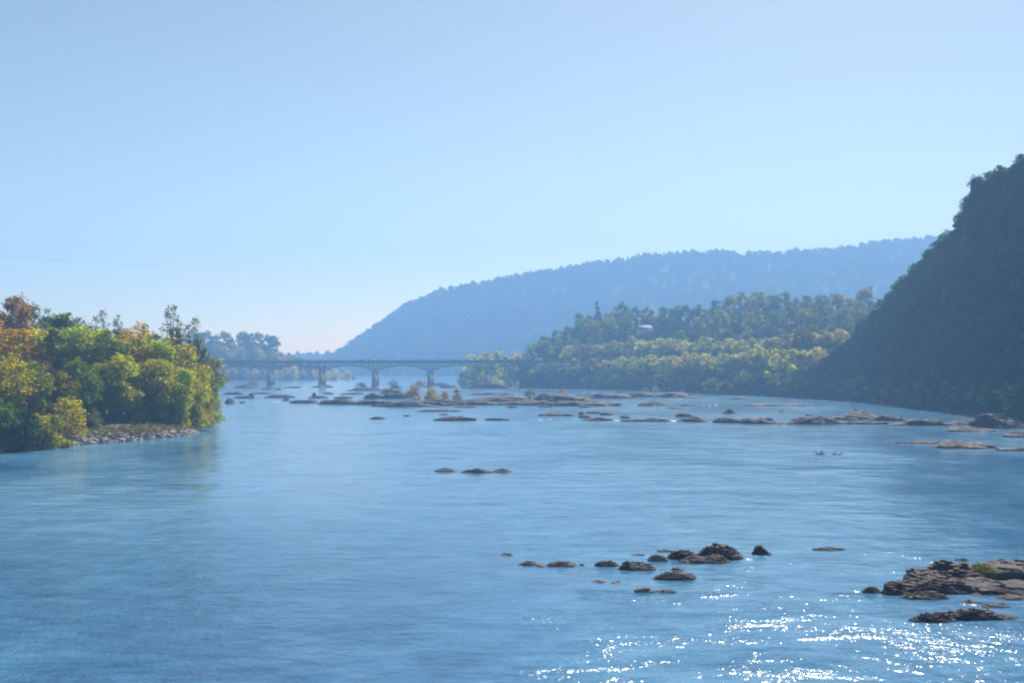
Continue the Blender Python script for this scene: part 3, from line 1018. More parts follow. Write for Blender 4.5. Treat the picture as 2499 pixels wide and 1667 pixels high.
# ------------------------------------------------------------------ rocks
rr = np.random.default_rng(606)


def rock_mesh(w, d, h, kind, seed, fine):
    """layered river rock: w along x, d along y, top at h, foot sunk below the water"""
    rng = np.random.default_rng(seed)
    nt, nr = (140, 44) if fine == 2 else (84, 26) if fine == 1 else (44, 14)
    th = np.linspace(0, 2 * np.pi, nt, endpoint=False)
    s = np.linspace(0, 1, nr)                                   # 0 rim .. 1 middle
    T, S = np.meshgrid(th, s)
    sq = {'ledge': 2.6, 'block': 4.5, 'boulder': 2.1, 'wedge': 2.6, 'slab': 3.0}[kind]
    pw = {'ledge': 3.4, 'block': 6.0, 'boulder': 2.0, 'wedge': 3.0, 'slab': 5.0}[kind]
    ct, st = np.cos(T), np.sin(T)
    R0 = (np.abs(ct) ** sq + np.abs(st) ** sq) ** (-1 / sq)
    sc = max(0.35, min(w, d) * 0.5)
    circ = np.stack([ct * w / 2 / sc, st * d / 2 / sc, np.zeros_like(T)], -1)
    R0 = R0 * (1 + 0.30 * fbm(circ * 0.9 + seed % 97, seed, 4))
    r = 1 - S ** 1.0
    prof = 1 - r ** pw                                          # flat top, steep rim
    X = R0 * ct * w / 2 * r; Y = R0 * st * d / 2 * r
    Z = h * prof
    # broken top: steps along a gentle dip
    dip = {'wedge': 0.9, 'slab': 0.25, 'ledge': 0.35, 'block': 0.2, 'boulder': 0.3}[kind] * (1 if seed % 2 else -1)
    if kind == 'wedge': dip = -abs(dip) if seed % 3 else abs(dip)
    env = 1 + dip * X / (w / 2) * 0.55 + 0.25 * Y / (d / 2)
    Z = Z * np.clip(env, 0.12, 1.5)
    P = np.stack([X / sc, Y / sc, Z / sc], -1)
    Z = Z * (1 + (0.85 if fine == 2 else 0.65 if fine else 0.45) * fbm(P * np.array([0.8, 1.2, 0.0]) + seed % 31, seed + 3, 4))
    th_l = max(h / (5.0 if fine else 3.0), 0.12)
    q = (Z + 0.10 * X + th_l * 0.8 * fbm(P * 1.1 + 5, seed + 9, 3)) / th_l
    fr = q - np.floor(q)
    step = np.clip((fr - 0.68) / 0.32, 0, 1); step = step * step * (3 - 2 * step)
    Z = Z + (step - fr) * th_l * 0.75 * np.clip(prof * 3, 0, 1)
    lay = np.floor(q)
    jut = 1 + 0.13 * (hash3(lay.astype(np.int64), np.zeros_like(lay, np.int64), np.zeros_like(lay, np.int64), seed) - 0.5) * np.clip(1 - S, 0, 1) \
        + 0.10 * vnoise(np.stack([circ[..., 0] * 2.2, circ[..., 1] * 2.2, lay * 3.7], -1), seed + 4) * np.clip(1 - S, 0, 1)
    X = X * jut; Y = Y * jut
    Z = Z + 0.10 * h * fbm(P * 4.5, seed + 7, 3)
    Z[0] = -0.45 * h - 0.3; Z[1] = np.minimum(Z[1], 0.25 * h) - 0.06
    V = np.stack([X, Y, Z], -1).reshape(-1, 3)
    Fq = []
    k = np.arange(nt); k2 = (k + 1) % nt
    for i in range(nr - 1):
        Fq.append(np.stack([i * nt + k, i * nt + k2, (i + 1) * nt + k2, (i + 1) * nt + k], -1))
    return np_mesh('rock', V, np.vstack(Fq), False)


ROCK_N = [0]


def rock(x0, x1, y0, y1, label, kind='ledge', mat='rock', depth=0.55, group=None, dmin=0.0):
    """rock filling photo columns x0..x1, top y0, waterline y1"""
    ROCK_N[0] += 1
    A = on_water(x0, y1); B = on_water(x1, y1)
    D = A.y
    w = (B.x - A.x)
    vis = (y1 - y0) * D / F                                      # metres of upright height if it had no depth
    d = w * depth
    dmax = (0.8 if D < 150 else 0.42) * vis / max(1e-6, (CAM_H / D))                    # depth that alone would fill the visible band
    d = max(min(d, dmax), 0.8, dmin)
    xc = (x0 + x1) / 2
    h = at(xc, y0, D + d * 0.55).z
    if D > 150: h *= 0.78
    h = max(h, 0.16 * vis, 0.10)
    fine = 2 if (x1 - x0) > 90 and D < 130 else 1 if (x1 - x0) > 60 or D < 130 else 0
    me = rock_mesh(w * 1.02, d, h * 0.93, kind, 1000 + ROCK_N[0] * 37, fine)
    o = link('river_rock', me, M[mat])
    c = (A + B) / 2
    o.location = (c.x, c.y + d / 2, 0)
    tag(o, label, 'rock', group)
    return o


GF = 'rocks in the rapids in front'
GM = 'rocks in the reach of smooth water'
GL = 'ledges of the long rock line'
GI = 'ledges of the rocky midstream island'
GB = 'low rocks near the bridge'
GR = 'rocks by the dark shore'
R = rock
# outcrop at the lower right
R(2233, 2410, 1380, 1424, 'dark angular upper slab of the big outcrop, left of the mossy block', 'block', depth=0.5, group=GF)
R(2378, 2640, 1370, 1424, 'tall dark block with a moss patch on its left face', 'block', depth=0.6, group=GF)
R(2208, 2420, 1408, 1450, 'broad layered ledge under the upper slab of the outcrop', 'ledge', depth=0.45, group=GF)
R(2330, 2660, 1416, 1453, 'pale streaked sloping shelf below the mossy block', 'ledge', depth=0.4, group=GF)
R(2164, 2221, 1424, 1453, 'square dark block at the left end of the outcrop', 'block', depth=0.8, group=GF)
R(2107, 2159, 1429, 1449, 'small dark rounded rock left of the square block', 'boulder', depth=0.6, group=GF)
R(2208, 2330, 1445, 1465, 'low dark foot ledge in front of the layered outcrop', 'ledge', depth=0.4, group=GF)
R(2443, 2560, 1452, 1466, 'low dark slab cut by the photo edge below the outcrop', 'slab', depth=0.4, group=GF)
R(2343, 2398, 1464, 1474, 'small dark hump in the glittering water below the outcrop', 'boulder', depth=0.4, group=GF)
R(2398, 2470, 1473, 1484, 'half awash flat stone amid sparkles below the outcrop', 'ledge', depth=0.4, group=GF)
R(2231, 2335, 1494, 1521, 'blunt dark rock at the left of the long pointed rock', 'boulder', depth=0.45, group=GF)
R(2296, 2487, 1489, 1515, 'long dark rock tapering to a point towards the right', 'wedge', depth=0.28, group=GF)
R(2335, 2371, 1363, 1371, 'thin flat stone awash above the big outcrop', 'slab', depth=0.4, group=GF)
R(1985, 2063, 1336, 1344, 'thin dark line of rock awash left of the big outcrop', 'slab', depth=0.3, group=GF)
# group in the middle of the rapids
R(1697, 1820, 1326, 1368, 'largest humped rock of the cluster in the rapids', 'boulder', depth=0.6, group=GF)
R(1634, 1712, 1345, 1367, 'sloping left shoulder slab of the largest humped rock', 'ledge', depth=0.6, group=GF)
R(1660, 1782, 1356, 1376, 'low front shelf of the largest humped rock', 'ledge', depth=0.4, group=GF)
R(1838, 1886, 1332, 1355, 'small triangular rock with a pale right side', 'wedge', depth=0.6, group=GF)
R(1266, 1312, 1370, 1381, 'leftmost reddish stone in the broken rock line', 'ledge', depth=0.5, group=GF)
R(1306, 1338, 1374, 1384, 'small pale stone in the gap of the broken rock line', 'boulder', 'pale_rock', depth=0.5, group=GF)
R(1330, 1416, 1371, 1384, 'long low ridge in the middle of the broken rock line', 'ledge', depth=0.4, group=GF)
R(1414, 1429, 1375, 1382, 'tiny dark stone right of the long low ridge', 'boulder', depth=0.6, group=GF)
R(1452, 1512, 1370, 1384, 'flat two-layered stone before the wide slab', 'ledge', depth=0.5, group=GF)
R(1513, 1604, 1374, 1393, 'wide flat slab with a white splash at its right end', 'slab', depth=0.5, group=GF)
R(1580, 1633, 1355, 1371, 'pinkish low rock with a dark left end behind the wide slab', 'ledge', 'pale_rock', depth=0.5, group=GF)
R(1637, 1673, 1384, 1393, 'small stone below the largest humped rock', 'boulder', depth=0.5, group=GF)
R(1600, 1706, 1397, 1418, 'striped flat rock in front of the cluster', 'ledge', depth=0.5, group=GF)
R(1543, 1612, 1433, 1447, 'frontmost dark humped rock of the cluster', 'boulder', depth=0.45, group=GF)
R(1606, 1652, 1439, 1448, 'low tail stone joined to the frontmost humped rock', 'ledge', depth=0.4, group=GF)
R(1220, 1254, 1351, 1357, 'lone thin stone far left of the cluster', 'slab', depth=0.4, group=GF)
R(1542, 1577, 1351, 1357, 'shorter of two thin stones behind the cluster', 'slab', depth=0.4, group=GF)
R(1601, 1656, 1342, 1348, 'longer of two thin stones behind the cluster', 'slab', depth=0.3, group=GF)
R(1443, 1479, 1417, 1423, 'thin stone awash left of the striped flat rock', 'slab', depth=0.4, group=GF)
R(1493, 1518, 1420, 1425, 'tiny thin stone awash beside the striped flat rock', 'slab', depth=0.4, group=GF)
# three rocks in the smooth reach
R(1056, 1116, 1140, 1152, 'left rock of the lone trio in smooth water', 'boulder', depth=0.5, group=GM)
R(1126, 1203, 1142, 1155, 'middle rock of the lone trio in smooth water', 'ledge', depth=0.4, group=GM)
R(1199, 1252, 1141, 1153, 'right rock of the lone trio in smooth water', 'boulder', depth=0.5, group=GM)
# right side by the dark shore
R(2292, 2460, 1071, 1096, 'broad pale streaked slab near the right edge', 'ledge', 'pale_rock', depth=0.5, group=GR)
R(2233, 2296, 1072, 1083, 'small pale square slab left of the broad streaked slab', 'block', 'pale_rock', depth=0.6, group=GR)
R(2440, 2560, 1090, 1101, 'thin tail of rock running out of the photo', 'slab', 'pale_rock', depth=0.3, group=GR)
R(2168, 2230, 1077, 1082, 'thin line of rock left of the small pale square slab', 'slab', depth=0.25, group=GR)
R(2214, 2324, 1016, 1039, 'flat-topped dark ledge with a bright upper edge', 'slab', depth=0.5, group=GR)
R(2316, 2404, 1022, 1038, 'dark low ledge right of the bright-edged ledge', 'ledge', depth=0.5, group=GR)
R(2305, 2460, 1040, 1054, 'long dark shelf awash before the cliff foot', 'ledge', depth=0.35, group=GR)
R(2388, 2520, 1002, 1046, 'large sloping rock mass at the cliff foot', 'wedge', depth=0.5, group=GR)
R(2455, 2560, 1044, 1068, 'dark rock at the right edge below the cliff', 'boulder', depth=0.5, group=GR)
R(2040, 2170, 1001, 1026, 'dark ledge carrying the stranded driftwood', 'ledge', depth=0.5, group=GR)
R(2130, 2226, 1006, 1028, 'low ledge right of the driftwood', 'ledge', depth=0.5, group=GR)
R(2060, 2140, 1024, 1036, 'thin front ledge below the driftwood', 'slab', depth=0.4, group=GR)
R(2122, 2180, 1026, 1036, 'small thin slab beside the front ledge', 'slab', depth=0.4, group=GR)
R(2165, 2216, 1031, 1039, 'pale flat slab low in the water near the dark cliff', 'slab', 'pale_rock', depth=0.4, group=GR)
R(1913, 2068, 1010, 1036, 'long rounded whaleback rock', 'boulder', depth=0.3, group=GL)
# the line of ledges across the river
R(1740, 1816, 1017, 1032, 'left half of the paired rounded ledges', 'slab', depth=0.45, group=GL)
R(1811, 1905, 1017, 1034, 'right half of the paired rounded ledges', 'slab', depth=0.45, group=GL)
R(1892, 1922, 1030, 1036, 'small pale stone in the gap beside the whaleback rock', 'slab', 'pale_rock', depth=0.5, group=GL)
R(1766, 1801, 995, 1010, 'dark upright boulder standing alone behind the line', 'boulder', depth=0.7, group=GL)
R(1794, 2002, 984, 991, 'long thin ledge before the foot of the dark cliff', 'slab', depth=0.15, group=GR)
R(1901, 1914, 1001, 1005, 'tiny dark stone behind the whaleback rock', 'boulder', depth=0.5, group=GL)
R(1965, 1982, 1009, 1015, 'small stone left of the driftwood ledge', 'boulder', depth=0.5, group=GL)
R(1649, 1692, 1005, 1017, 'upper block behind the humped ledge', 'block', depth=0.5, group=GL)
R(1650, 1732, 1015, 1030, 'humped ledge left of the paired rounded ledges', 'boulder', depth=0.4, group=GL)
R(1566, 1642, 1018, 1029, 'flat ledge in the middle of the line', 'ledge', depth=0.35, group=GL)
R(1513, 1574, 1021, 1029, 'lower flat ledge with a stone behind it', 'slab', depth=0.35, group=GL)
R(1514, 1540, 1013, 1021, 'small block behind the lower flat ledge', 'block', depth=0.6, group=GL)
R(1418, 1500, 1015, 1027, 'broken ledge with white water beside it', 'ledge', depth=0.4, group=GL)
R(1412, 1442, 1011, 1020, 'small step stone above the broken ledge', 'block', depth=0.6, group=GL)
R(1464, 1506, 1001, 1013, 'pointed dark boulder above the broken ledge', 'wedge', depth=0.6, group=GL)
R(1429, 1475, 1002, 1009, 'flat slab left of the pointed boulder', 'slab', depth=0.4, group=GL)
R(1328, 1374, 1001, 1014, 'domed block at the left end of the line', 'boulder', depth=0.5, group=GL)
R(1317, 1412, 1007, 1015, 'thin apron under the domed block', 'slab', depth=0.3, group=GL)
R(1410, 1427, 1004, 1012, 'tiny stone between the apron and the flat slab', 'boulder', depth=0.6, group=GL)
R(1556, 1640, 977, 991, 'smooth lone hump right of the island', 'boulder', depth=0.4, group=GL)
R(1643, 1662, 985, 990, 'nearer tiny stone right of the smooth hump', 'boulder', depth=0.5, group=GL)
R(1664, 1692, 985, 990, 'flat tiny stone right of the smooth hump', 'slab', depth=0.5, group=GL)
R(1627, 1667, 992, 997, 'thin stone awash below the smooth hump', 'slab', depth=0.4, group=GL)
R(1016, 1142, 997, 1005, 'long thin dark rock left of the line', 'ledge', depth=0.25, group=GM)
R(1055, 1162, 1015, 1027, 'long low loaf-shaped rock below the island', 'slab', depth=0.25, group=GM)
R(1181, 1242, 1019, 1026, 'low strip of rock right of the loaf-shaped rock', 'slab', depth=0.25, group=GM)
R(897, 945, 1014, 1023, 'small isolated hump in the left reach', 'boulder', depth=0.4, group=GM)
R(984, 1001, 1012, 1016, 'tiny stone left of the loaf-shaped rock', 'slab', depth=0.4, group=GM)
R(1070, 1096, 1009, 1013, 'tiny stone behind the loaf-shaped rock', 'slab', depth=0.4, group=GM)
# island of ledges in midstream
R(702, 778, 972, 984, 'leftmost long ledge of the island front', 'ledge', depth=0.4, group=GI)
R(686, 708, 971, 978, 'little stone off the left tip of the island', 'boulder', depth=0.5, group=GI)
R(770, 880, 970, 987, 'reddish humped ledge of the island front', 'ledge', depth=0.35, group=GI)
R(845, 962, 974, 988, 'dark ledge before the island bushes, left part', 'ledge', depth=0.3, group=GI)
R(908, 1078, 975, 993, 'big dark front ledge under the golden bushes', 'boulder', depth=0.22, group=GI)
R(1000, 1110, 970, 990, 'high middle ledge the golden bushes grow on', 'ledge', depth=0.35, group=GI)
R(1070, 1215, 974, 989, 'dark front ledge right of the golden bushes', 'slab', depth=0.3, group=GI)
R(1200, 1350, 974, 989, 'long front ledge in the right half of the island', 'slab', depth=0.3, group=GI)
R(1325, 1528, 976, 991, 'long flat ledge ending the island on the right', 'slab', depth=0.2, group=GI)
R(1130, 1300, 962, 980, 'mid-height shelf behind the right front ledges', 'ledge', depth=0.4, group=GI)
R(1290, 1452, 957, 980, 'rugged high shelf with a tan bush', 'ledge', depth=0.4, group=GI)
R(930, 992, 954, 973, 'dark steep block left of the golden bushes', 'block', depth=0.5, group=GI)
R(885, 940, 957, 973, 'lower dark block behind the reddish humped ledge', 'ledge', depth=0.4, group=GI)
R(828, 890, 957, 963, 'thin ledge at the back left of the island', 'slab', depth=0.4, group=GI)
R(785, 817, 956, 962, 'lone low stone behind the left of the island', 'boulder', depth=0.4, group=GI)
R(748, 800, 964, 972, 'low ledge around the pillar-like stone', 'ledge', depth=0.4, group=GI)
R(760, 771, 957, 970, 'small upright pillar-like stone', 'block', depth=0.9, group=GI)
R(812, 862, 964, 972, 'pale streaked ledge at the back of the island', 'ledge', depth=0.4, group=GI)
R(1425, 1545, 957, 972, 'rear right shelf of the island', 'ledge', depth=0.4, group=GI)
R(1515, 1600, 953, 969, 'boulder-strewn shelf joining the wooded shore', 'ledge', depth=0.5, group=GI)
R(1590, 1700, 955, 970, 'pale flecked shelf below the yellow shore bushes', 'ledge', depth=0.4, group=GI)
R(1668, 1720, 967, 973, 'low dark stone off the shelf of the wooded shore', 'slab', depth=0.4, group=GI)
R(1780, 1830, 967, 975, 'dark slab off the shore below the bright tree', 'slab', depth=0.5, group=GI)
R(1107, 1162, 990, 995, 'thin stone just below the island middle', 'slab', depth=0.3, group=GI)
R(1237, 1264, 990, 995, 'tiny stone below the island', 'slab', depth=0.3, group=GI)
R(1312, 1347, 989, 994, 'flat stone below the right half of the island', 'slab', depth=0.3, group=GI)
R(1410, 1452, 990, 995, 'flat stone below the right end of the island', 'slab', depth=0.3, group=GI)
# left, behind the grove tip
R(538, 592, 954, 963, 'dark flat ledge right of the grove tip', 'slab', depth=0.4, group=GB)
R(600, 622, 956, 971, 'round dark boulder with a pale side', 'boulder', depth=0.7, group=GB)
R(566, 612, 965, 972, 'low apron left of the round dark boulder', 'slab', depth=0.3, group=GB)
R(612, 670, 956, 962, 'thin ledge running right from the round dark boulder', 'slab', depth=0.3, group=GB)
R(638, 722, 960, 971, 'jagged low ledge left of the island', 'ledge', depth=0.35, group=GB)
R(543, 573, 969, 985, 'pale pinkish boulder at the foot of the grove', 'wedge', 'pale_rock', depth=0.7, group=GB)
R(580, 598, 979, 984, 'tiny stone right of the pale pinkish boulder', 'boulder', depth=0.5, group=GB)
R(560, 640, 937, 948, 'low mound of rock left of the first clear pier', 'ledge', depth=0.5, group=GB)
R(634, 664, 946, 951, 'small flat stone before the first clear pier', 'slab', depth=0.4, group=GB)
R(668, 690, 946, 951, 'small flat stone right of the first clear pier', 'slab', depth=0.4, group=GB)
R(688, 738, 942, 947, 'thin stone between the first two clear piers', 'slab', depth=0.4, group=GB)
R(754, 814, 936, 946, 'cone of rubble round the second clear pier', 'boulder', depth=0.6, group=GB)
R(842, 935, 945, 954, 'low bar of rock before the third clear pier', 'ledge', depth=0.3, group=GB)
R(950, 985, 940, 948, 'small dark rock right of the third clear pier', 'ledge', depth=0.5, group=GB)
R(1000, 1060, 939, 946, 'low rock at the foot of the fourth clear pier', 'ledge', depth=0.5, group=GB)
R(1070, 1130, 938, 947, 'low rock right of the fourth clear pier', 'ledge', depth=0.4, group=GB)
R(1130, 1250, 936, 948, 'rock bar carrying the yellow bushes under the bridge end', 'ledge', depth=0.3, group=GB)
R(1143, 1192, 948, 952, 'left of three thin stones below the yellow bushes', 'slab', depth=0.3, group=GB)
R(1220, 1286, 948, 952, 'middle of three thin stones below the yellow bushes', 'slab', depth=0.3, group=GB)
R(1288, 1323, 947, 951, 'right of three thin stones below the yellow bushes', 'slab', depth=0.3, group=GB)
R(1152, 1248, 957, 963, 'thin ledge behind the right half of the island', 'slab', depth=0.2, group=GB)

# moss on the outcrop block
mossy = [o for o in COL.objects if o.get('label', '').startswith('tall dark block')][0]


def moss_patch(o):
    rng = np.random.default_rng(9)
    me = o.data
    n = len(me.vertices)
    co = np.empty(n * 3, np.float32); me.vertices.foreach_get('co', co); co = co.reshape(-1, 3)
    x0, x1 = co[:, 0].min(), co[:, 0].max(); zt = co[:, 2].max()
    me_c = np.array([[x0 + 0.13 * (x1 - x0), co[:, 1].min() * 0.75, zt * 0.55]])
    fc = np.array([p.center for p in me.polygons]); fn = np.array([p.normal for p in me.polygons])
    ok = (fn[:, 1] < 0.35) & (fc[:, 2] > 0.2 * zt) & (np.abs(fc[:, 0] - me_c[0, 0]) < 0.14 * (x1 - x0)) & (fc[:, 1] < 0)
    i = np.nonzero(ok)[0]
    if len(i) == 0: return
    k = rng.choice(i, 900)
    C = fc[k] + fn[k] * 0.03 + rng.normal(size=(900, 3)) * 0.09
    V, Q = cards(C, fn[k] + rng.normal(size=(900, 3)) * 0.6, 0.13, rng)
    m = link('moss', np_mesh('moss', V, Q, False, rng.uniform(0, 1, len(Q))), M['moss'], o)
    m.color = (0.15, 0.17, 0.02, 1)
    m['label'] = 'yellow-green moss patch on the left face'


moss_patch(mossy)

# ------------------------------------------------------------------ white water
def whitewater():
    rng = np.random.default_rng(55)
    VV, QQ, n0 = [], [], 0
    #        x0    x1    y0    y1   count size
    spots = [(1290, 1345, 1023, 1025, 16, 0.55), (1496, 1516, 1026, 1029, 10, 0.5), (1634, 1652, 1026, 1029, 18, 0.6), (1730, 1742, 1030, 1031, 5, 0.5),
             (1893, 1925, 1035, 1037, 8, 0.5), (2190, 2222, 1037, 1039, 8, 0.45), (630, 690, 980, 982, 16, 0.7), (1545, 1640, 989, 991, 6, 0.6), (1690, 1760, 988, 990, 8, 0.6),
             (1305, 1335, 1381, 1384, 22, 0.07), (1596, 1606, 1388, 1394, 16, 0.07), (1480, 1515, 1381, 1386, 14, 0.06), (1620, 1660, 1416, 1420, 14, 0.06),
             (1690, 1712, 1415, 1419, 14, 0.06), (1605, 1625, 1445, 1449, 10, 0.06), (2233, 2250, 1462, 1466, 12, 0.06), (2290, 2330, 1461, 1466, 24, 0.06), (2400, 2470, 1449, 1454, 24, 0.06),
             (2330, 2400, 1514, 1522, 30, 0.06), (2430, 2465, 1480, 1485, 16, 0.05), (1128, 1200, 1155, 1157, 9, 0.12), (1052, 1066, 1152, 1154, 5, 0.12),
             (1090, 1098, 1376, 1379, 8, 0.06), (2360, 2380, 1094, 1096, 6, 0.15), (2410, 2430, 1095, 1097, 6, 0.15), (2175, 2182, 1082, 1084, 4, 0.15)]
    for x0, x1, y0, y1, n, s in spots:
        for i in range(n):
            p = on_water(rng.uniform(x0, x1), min(y1, max(y0, rng.normal((y0 + y1) / 2, (y1 - y0) / 4))))
            r = s * rng.uniform(0.25, 0.9); hgt = r * rng.uniform(0.10, 0.22); m = 6
            a0 = rng.uniform(0, 6.28)
            ring = [(p.x + math.cos(a0 + k * 1.047) * r * rng.uniform(0.6, 1.3), p.y + math.sin(a0 + k * 1.047) * r * rng.uniform(0.4, 0.9), -0.03) for k in range(m)]
            mid = [(p.x + (q[0] - p.x) * 0.5, p.y + (q[1] - p.y) * 0.5, hgt * rng.uniform(0.6, 1.1)) for q in ring]
            VV += ring + mid
            for k in range(m): QQ.append([n0 + k, n0 + (k + 1) % m, n0 + m + (k + 1) % m, n0 + m + k])
            QQ.append([n0 + m, n0 + m + 1, n0 + m + 2, n0 + m + 3]); QQ.append([n0 + m, n0 + m + 3, n0 + m + 4, n0 + m + 5])
            n0 += 2 * m
    o = link('whitewater_foam', np_mesh('whitewater_foam', VV, QQ), M['foam'])
    tag(o, 'flecks of white water breaking round the river rocks', 'foam', kind='stuff')


M['foam'] = flat_mat('foam', (0.62, 0.66, 0.70), 0.5, var=0.05)
whitewater()

# ------------------------------------------------------------------ bushes on the rocks
rb = np.random.default_rng(707)


def bush(px, base, top, wpx, colour, label, lift=0.0, group='bushes on the river rocks'):
    D = on_water(px, base).y
    p = at(px, base - lift, D)
    h = (base - lift - top) * D / F * 1.25
    w = wpx * D / F / h / 1.25
    me = PROTO['far_shrub' if D > 600 else 'shrub'][rb.integers(4)][0]
    o = link('bush', me); o.location = (p.x, p.y + 0.5, p.z - 0.1)
    o.rotation_euler = (0, 0, rb.uniform(0, 6.28)); o.scale = (h * w, h * w, h)
    o.color = jitter(COLOURS[colour], rb, 0.08)
    tag(o, label, 'bush', group)


bush(1008, 976, 946, 46, 'tan', 'left golden bush on the island, tallest of the three')
bush(1056, 976, 949, 44, 'golden', 'middle golden bush on the island')
bush(1114, 977, 955, 30, 'orange-brown', 'small orange bush right of the two golden island bushes')
bush(955, 962, 948, 60, 'russet', 'low reddish bush on the dark steep island block')
bush(1085, 974, 957, 30, 'tan', 'thin tan bush between the middle golden bush and the orange bush')
bush(1294, 968, 953, 30, 'grey-green', 'scrawny grey-green bush on the right half of the island')
bush(1368, 974, 955, 36, 'tan', 'tan bush on the rugged high island shelf')
bush(1415, 978, 966, 30, 'olive', 'low olive bush right of the tan island bush')
bush(1510, 964, 952, 18, 'grey-green', 'wispy bush on the rear right island shelf')
bush(880, 948, 936, 34, 'russet', 'pinkish bush beside the third clear pier')
bush(960, 944, 930, 30, 'russet', 'faint reddish bush right of the third clear pier')
bush(1020, 942, 930, 44, 'tan', 'faint tan bush left of the fourth clear pier')
bush(1078, 942, 934, 50, 'grey-green', 'grey-green low bush right of the fourth clear pier')
bush(1130, 942, 926, 24, 'grey-green', 'small pale bush at the left of the yellow thicket')
bush(1178, 946, 915, 34, 'golden', 'tallest golden bush under the bridge end')
bush(1208, 946, 924, 46, 'pale yellow', 'pale yellow bush right of the tallest golden one')
bush(1248, 946, 932, 30, 'orange-brown', 'low orange bush under the bridge end')
bush(1278, 946, 922, 34, 'golden', 'rounded golden bush under the bridge end')
bush(1302, 946, 928, 24, 'olive', 'rounded olive bush ending the yellow thicket')
bush(1360, 948, 932, 26, 'olive', 'small bush alone at the dark water edge')
bush(1600, 958, 944, 20, 'golden', 'small golden bush on the wooded shore')
bush(1576, 958, 948, 18, 'olive', 'tiny olive bush left of the small golden shore bush')
bush(1652, 954, 928, 46, 'yellow-green', 'left half of the bright shore thicket')
bush(1682, 954, 932, 44, 'golden', 'right half of the bright shore thicket')
bush(1714, 960, 938, 20, 'olive', 'narrow bush right of the bright shore thicket')
bush(1770, 962, 947, 24, 'russet', 'reddish low bush on the shore')
bush(1858, 962, 938, 26, 'yellow-green', 'bright yellow-green bush below the tall bright tree')
bush(620, 940, 924, 30, 'orange-brown', 'orange bush on the rock mound by the first clear pier')

# the yellow treetops behind the bridge end
for px, top, c in ((1150, 868, 'pale yellow'), (1185, 862, 'yellow-green'), (1220, 858, 'pale yellow'), (1255, 862, 'yellow-green')):
    p = at(px, 935, 1010)
    h = at(px, top, 1010).z + 2
    far_tree('far_round', (p.x, 1010, -1.5), h, c, 'rising behind the right end of the bridge', rm, 0.9, group='trees behind the bridge end')
for px, top, c in ((1130, 905, 'green'), (1165, 890, 'green'), (1200, 885, 'olive'), (1245, 880, 'green'), (1285, 868, 'dark green')):
    p = at(px, 935, 960)
    h = at(px, top, 960).z + 2
    far_tree('far_round', (p.x, 960, -1.5), h, c, 'under the right end of the bridge', rm, 1.0, group='trees behind the bridge end')

# ------------------------------------------------------------------ stones of the left shore
def shore_stones():
    rng = np.random.default_rng(31)
    VV, QQ, n0 = [], [], 0
    for i in range(2300):
        y = rng.uniform(196, 268)
        off = rng.gamma(1.8, 1.5)
        x = shore_x(y) + 1.0 - off
        if y < 212 and rng.uniform() < 0.85: continue
        if 219 < y < 231 and rng.uniform() < 0.35: continue
        z = bank_z(x, y)
        s = (0.15 + 0.6 * rng.uniform(0, 1) ** 2.2) * (1.25 if off < 2 else 0.85)
        c8 = np.array([[a, b, c] for c in (-1, 1) for a, b in ((-1, -1), (1, -1), (1, 1), (-1, 1))], float)
        c8 *= rng.uniform(0.55, 1.0, (8, 1)) * np.array([s, s * 0.8, s * 0.5])
        a = rng.uniform(0, 6.28)
        Rm = np.array([[math.cos(a), -math.sin(a), 0], [math.sin(a), math.cos(a), 0], [0.2 * rng.normal(), 0.2 * rng.normal(), 1]])
        VV.append(c8 @ Rm.T + np.array([x, y, z + 0.1 * s]))
        for f in ((0, 3, 2, 1), (4, 5, 6, 7), (0, 1, 5, 4), (1, 2, 6, 5), (2, 3, 7, 6), (3, 0, 4, 7)): QQ.append([n0 + k for k in f])
        n0 += 8
    o = link('shore_stones', np_mesh('shore_stones', np.vstack(VV), QQ), M['shore'])
    tag(o, 'pale tumbled stones lining the foot of the left bank', 'stones', kind='stuff')


shore_stones()
R(76, 92, 1088, 1101, 'lone pale boulder in the dark water edge at far left', 'boulder', 'pale_rock', depth=0.8, group='boulders of the left shore')
R(2, 28, 1094, 1104, 'reddish low boulder at the far left edge', 'boulder', depth=0.7, group='boulders of the left shore')
R(150, 172, 1082, 1094, 'grey boulder at the left end of the pale stones', 'boulder', 'pale_rock', depth=0.8, group='boulders of the left shore')

# dry grass on the bank above the stones
def bank_grass():
    rng = np.random.default_rng(41)
    n = 5200
    y = rng.uniform(205, 268, n); off = rng.uniform(2.0, 7.0, n)
    x = np.array([shore_x(v) for v in y]) - off
    z = np.array([bank_z(a, b) for a, b in zip(x, y)])
    h = rng.uniform(0.2, 1.0, n) * (0.4 + 0.6 * (vnoise(np.stack([x * 0.4, y * 0.4, z * 0], -1), 4) > 0)); a = rng.uniform(0, 6.28, n); w = rng.uniform(0.05, 0.12, n)
    ux, uy = np.cos(a) * w, np.sin(a) * w
    lx, ly = rng.normal(size=n) * 0.25, rng.normal(size=n) * 0.25
    V = np.stack([np.stack([x - ux, y - uy, z - 0.1], -1), np.stack([x + ux, y + uy, z - 0.1], -1),
                  np.stack([x + ux * 0.3 + lx, y + uy * 0.3 + ly, z + h], -1), np.stack([x - ux * 0.3 + lx, y - uy * 0.3 + ly, z + h], -1)], 1).reshape(-1, 3)
    o = link('bank_grass', np_mesh('bank_grass', V, np.arange(4 * n).reshape(-1, 4), False, rng.uniform(0, 1, n)), M['leaf'])
    o.color = (0.13, 0.12, 0.03, 1)
    tag(o, 'dry tufted grass on the left bank above the stones', 'grass', kind='stuff')


bank_grass()

